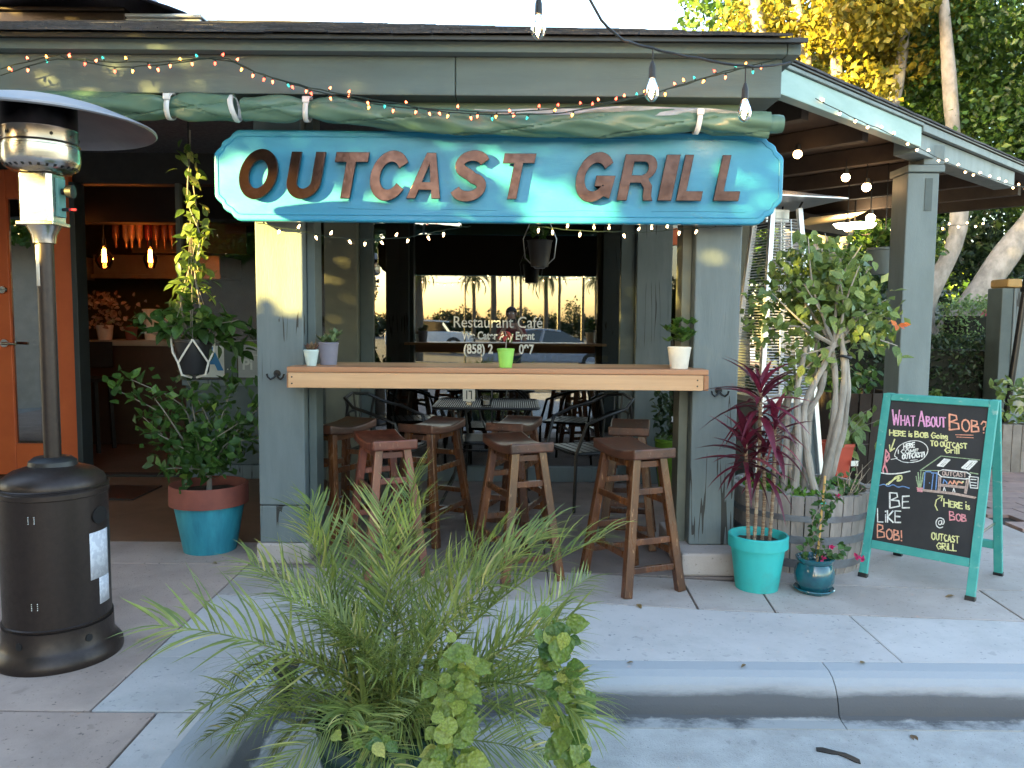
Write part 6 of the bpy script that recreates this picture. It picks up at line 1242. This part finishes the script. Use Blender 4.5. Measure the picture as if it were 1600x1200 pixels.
palm('thick trunked palm close across the street, reflected at the left of the window', rx(648,-19), -19, 3.75, .20, .6)
palm('tall palm whose crown is cut off by the sign in the reflection', rx(765,-26), -26, 5.2, .15, 1)
palm('slim palm left of the window lettering in the reflection', rx(735,-40), -40, 4.6, .13, .8)
palm('distant palm, left of the close pair in the reflection', rx(795,-62), -62, 6.9, .14, .85); palm('distant palm, right of the close pair in the reflection', rx(808,-64), -64, 6.4, .14, .85)
palm('full crowned palm right of the pair in the reflection', rx(847,-38), -38, 4.6, .15, .9); palm('small far palm at the right of the reflection', rx(925,-60), -60, 5.3, .14, .8)
for i, (px, Y, h) in enumerate(((868,-22,6.5), (905,-25,6.5), (722,-17,6.5))):
    t = thing('street_lamp', ('black street lamp pole reflected near the full crowned palm', 'black street lamp pole reflected farthest right in the window', 'thin street lamp pole reflected above the white car')[i], 'street lamp', (rx(px,Y), Y, -.35)); MB().tube([(0,0,0),(0,0,h)], .075 if i < 2 else .03, 8).build('pole', BLKIRON, t); bx('lamp_head', BLKIRON, t, -.1, .7, -.12, .12, h, h+.12)
t = thing('reflection_block_shrub', 'tall dark shrub added behind the camera to darken the left of the window reflection', 'shrub', (-4.6, -10, -.3)); MB().tube([(0,0,0),(0,0,3.5)], .08, 8).build('trunk', BARK, t); leaf_cloud('crown', LHEDGE, np.concatenate([blob_pts((0,0,z), (.62,.6,.7), 900, .1) for z in (.7,1.6,2.5,3.4,4.2)]), .14, t)  # added to block a bright strip of sky in the window reflection
tl = leafmat('far_tree_leaf', (.015,.03,.012), (.04,.06,.02)); pts = []
for i in range(60): 
    x = -28+i; hh = 2.1+1.1*math.sin(i*1.7)*math.sin(i*.6)+random.uniform(-.3,.6); pts.append(blob_pts((x, 0, hh*.4), (1.1, 1.2, max(.8,hh*.62)), 650, .1))
t = leaf_cloud('tree_line', tl, np.concatenate(pts), .34); t.location = (0, -66, -.1); tag(t, 'dark distant line of trees and shrubs across the street', 'trees')
# unseen wall and tree added left of camera, shaped to cast the sun patches
rr_ = Vector((math.cos(SUN_AZ), -math.sin(SUN_AZ), 0)); sh = Vector((-math.sin(SUN_AZ), -math.cos(SUN_AZ), 0)); ce, se = math.cos(SUN_EL), math.sin(SUN_EL)
def uvw(u_, v_, w_): p = rr_*u_+sh*w_; return (p.x, p.y, (v_+w_*se)/ce)
wt = (1.68+6*se)/ce
t = thing('sun_block_wall', 'unseen stucco wall added left of the camera to shade the front', 'wall', (0,0,0))
m = MB(); P = [rr_*-9+sh*6, rr_*2+sh*6, rr_*2+sh*6.3, rr_*-9+sh*6.3]; m.prism([(p.x, p.y) for p in P], -.3, wt-.06); m.build('wall_body', STUCCO, t)
m = MB(); P = [rr_*-9.02+sh*5.96, rr_*2.02+sh*5.96, rr_*2.02+sh*6.34, rr_*-9.02+sh*6.34]; m.prism([(p.x, p.y) for p in P], wt-.06, wt); m.build('coping', CONCG, t)
t = thing('shade_tree', 'unseen dense tree left of the camera, crown gaps cut to shape the sun patches', 'tree', (0,0,0))
holes = [(-4.78,2.07,.13,.38,3),(-4.19,2.07,.21,.40,4),(-3.87,2.27,.15,.12,2),(-3.58,2.38,.10,.09,2),(-3.335,2.54,.12,.08,2),(-3.04,2.40,.11,.11,2),(-3.1,2.25,.13,.33,4),(-3.66,1.83,.09,.15,4)]  # gaps kept free of leaves where sun should reach sign, post and heaters
N = 28000; u_ = rng.uniform(-9.2, 2.0, N); v_ = rng.uniform(1.66, 12, N); w_ = rng.uniform(4.9, 7.4, N)
keep = ~((u_ < -6.0+.2*np.sin(v_*3)) & (v_ > 4.2+.2*np.sin(u_*4)))
for hu, hv, a, b, e in holes: keep &= (np.abs((u_-hu)/(a+.05))**e+np.abs((v_-hv)/(b+.05))**e) > 1
low = (v_ < 3.2); keep &= ~((~low) & (rng.uniform(0,1,N) < .12))
u_, v_, w_ = u_[keep], v_[keep], w_[keep]
big = v_ > 3.0
P = np.array([uvw(a, b, c) for a, b, c in zip(u_, v_, w_)])
leaf_cloud('crown', LT, P[big], .34, t, asp=.75, hang=0)
N = 26000; u_ = rng.uniform(-9.2, 2.0, N); v_ = rng.uniform(1.64, 3.1, N); w_ = rng.uniform(5.2, 6.6, N); keep = np.ones(N, bool)
for hu, hv, a, b, e in holes: keep &= (np.abs((u_-hu)/(a+.02))**e+np.abs((v_-hv)/(b+.02))**e) > 1
P = np.array([uvw(a, b, c) for a, b, c in zip(u_[keep], v_[keep], w_[keep])]); leaf_cloud('lower_foliage', LT, P, .12, t, asp=.8, hang=0)
p0 = rr_*-1.0+sh*6.9; MB().tube([(p0.x,p0.y,-.3),(p0.x+.1,p0.y,3),(p0.x-.2,p0.y+.2,7),(p0.x,p0.y,10)], [.35,.28,.2,.08], 12).build('trunk', BARK, t)
# ------------------------------------------------------------------ the photographer, seen only in the window
PR = thing('person', 'person in a dark red shirt holding up a phone, seen reflected in the window', 'person', (-.02, -.42, -.16))
SK = mat('skin', (.42,.25,.17), rough=.5); SH = mat('dark_red_shirt', (.17,.03,.025), rough=.85, scale=20); TR_ = mat('dark_trousers', (.03,.035,.05), rough=.9); HR = mat('dark_hair', (.02,.014,.01), rough=.6)
def skin_body(name, verts, edges, radii, m, parent, sub=2):
    me = bpy.data.meshes.new(name); me.from_pydata(verts, edges, []); me.materials.append(m); o = link(name, me, parent)
    md = o.modifiers.new('skin', 'SKIN'); md.use_smooth_shade = True
    me.attributes.get('skin') ; 
    if not me.skin_vertices: bpy.context.view_layer.update()
    if me.skin_vertices:
        for i, r in enumerate(radii): me.skin_vertices[0].data[i].radius = (r if hasattr(r, '__len__') else (r, r))
        me.skin_vertices[0].data[0].use_root = True
    s = o.modifiers.new('sub', 'SUBSURF'); s.levels = sub; s.render_levels = sub; return o
V_ = [(0,0,.92),(0,.0,1.1),(0,0,1.28),(0,0,1.42),(0,.01,1.50),(0,.02,1.56),(0,.02,1.64),(0,.015,1.70),
      (-.17,0,1.40),(-.25,.02,1.18),(-.14,.22,1.36),(-.06,.33,1.50), (.17,0,1.40),(.25,.02,1.18),(.14,.22,1.36),(.06,.33,1.50),
      (-.09,0,.85),(-.11,.02,.48),(-.12,0,.07),(-.12,.14,.03), (.09,0,.85),(.11,.02,.48),(.12,0,.07),(.12,.14,.03)]
E_ = [(0,1),(1,2),(2,3),(3,4),(4,5),(5,6),(6,7),(3,8),(8,9),(9,10),(10,11),(3,12),(12,13),(13,14),(14,15),(0,16),(16,17),(17,18),(18,19),(0,20),(20,21),(21,22),(22,23)]
Rd = [(.15,.11),(.14,.10),(.16,.11),(.12,.09),.052,(.065,.075),(.075,.092),(.055,.07),.06,.045,.038,.03,.06,.045,.038,.03,.085,.06,.045,.035,.085,.06,.045,.035]
body = skin_body('body', V_, E_, Rd, SK, PR)
k = [0,1,2,3,8,9,12,13]; sv = [V_[i] for i in k]; se_ = [(0,1),(1,2),(2,3),(3,4),(4,5),(3,6),(6,7)]; skin_body('shirt', sv, se_, [(.175,.13),(.165,.12),(.185,.13),(.13,.105),.078,.06,.078,.06], SH, PR)
k = [0,16,17,18,20,21,22]; skin_body('trousers', [V_[i] for i in k], [(0,1),(1,2),(2,3),(0,4),(4,5),(5,6)], [(.165,.125),.10,.075,.06,.10,.075,.06], TR_, PR)
h = MB().sph((0,.0,1.665), .102, 18, 12, 1.12); h.v = [(x, y*1.05-.012, z) for x, y, z in h.v if True]; h.f = [f for f in h.f if not all(h.v[i][1] > .02 and h.v[i][2] < 1.70 for i in f)]; h.sm = [True]*len(h.f); h.build('hair', HR, PR)
m = MB(); m.tube([(0,.10,1.66),(0,.122,1.625),(0,.105,1.615)], [.008,.014,.01], 8); m.build('nose', SK, PR)
for s in (-1, 1): MB().sph((s*.034,.092,1.655), .012, 10, 8).build('eye', WHITEP, PR); MB().sph((s*.083,.02,1.645), .02, 8, 6, 1.5).build('ear', SK, PR)
MB().tube([(-.024,.095,1.585),(0,.102,1.583),(.024,.095,1.585)], [.004,.007,.004], 6).build('mouth', mat('lips', (.35,.12,.1), rough=.5), PR)
for s in (-1, 1):
    for i in range(4): z = 1.485+i*.021; MB().tube([(s*.062,.335,z),(s*(.082),.365,z+.004),(s*.079,.388,z+.004),(s*.066,.396,z)], [.009,.009,.008,.007], 7).build('finger', SK, PR)
    MB().tube([(s*.055,.33,1.50),(s*.058,.36,1.475),(s*.05,.375,1.47)], [.011,.010,.009], 7).build('thumb', SK, PR)
ph = thing('phone', 'black phone held upright in both hands by the photographer', 'phone', (0, -.036, 1.365)); bx('phone_body', BLK, ph, -.073, .073, -.010, -.002, -.035, .035, .003)
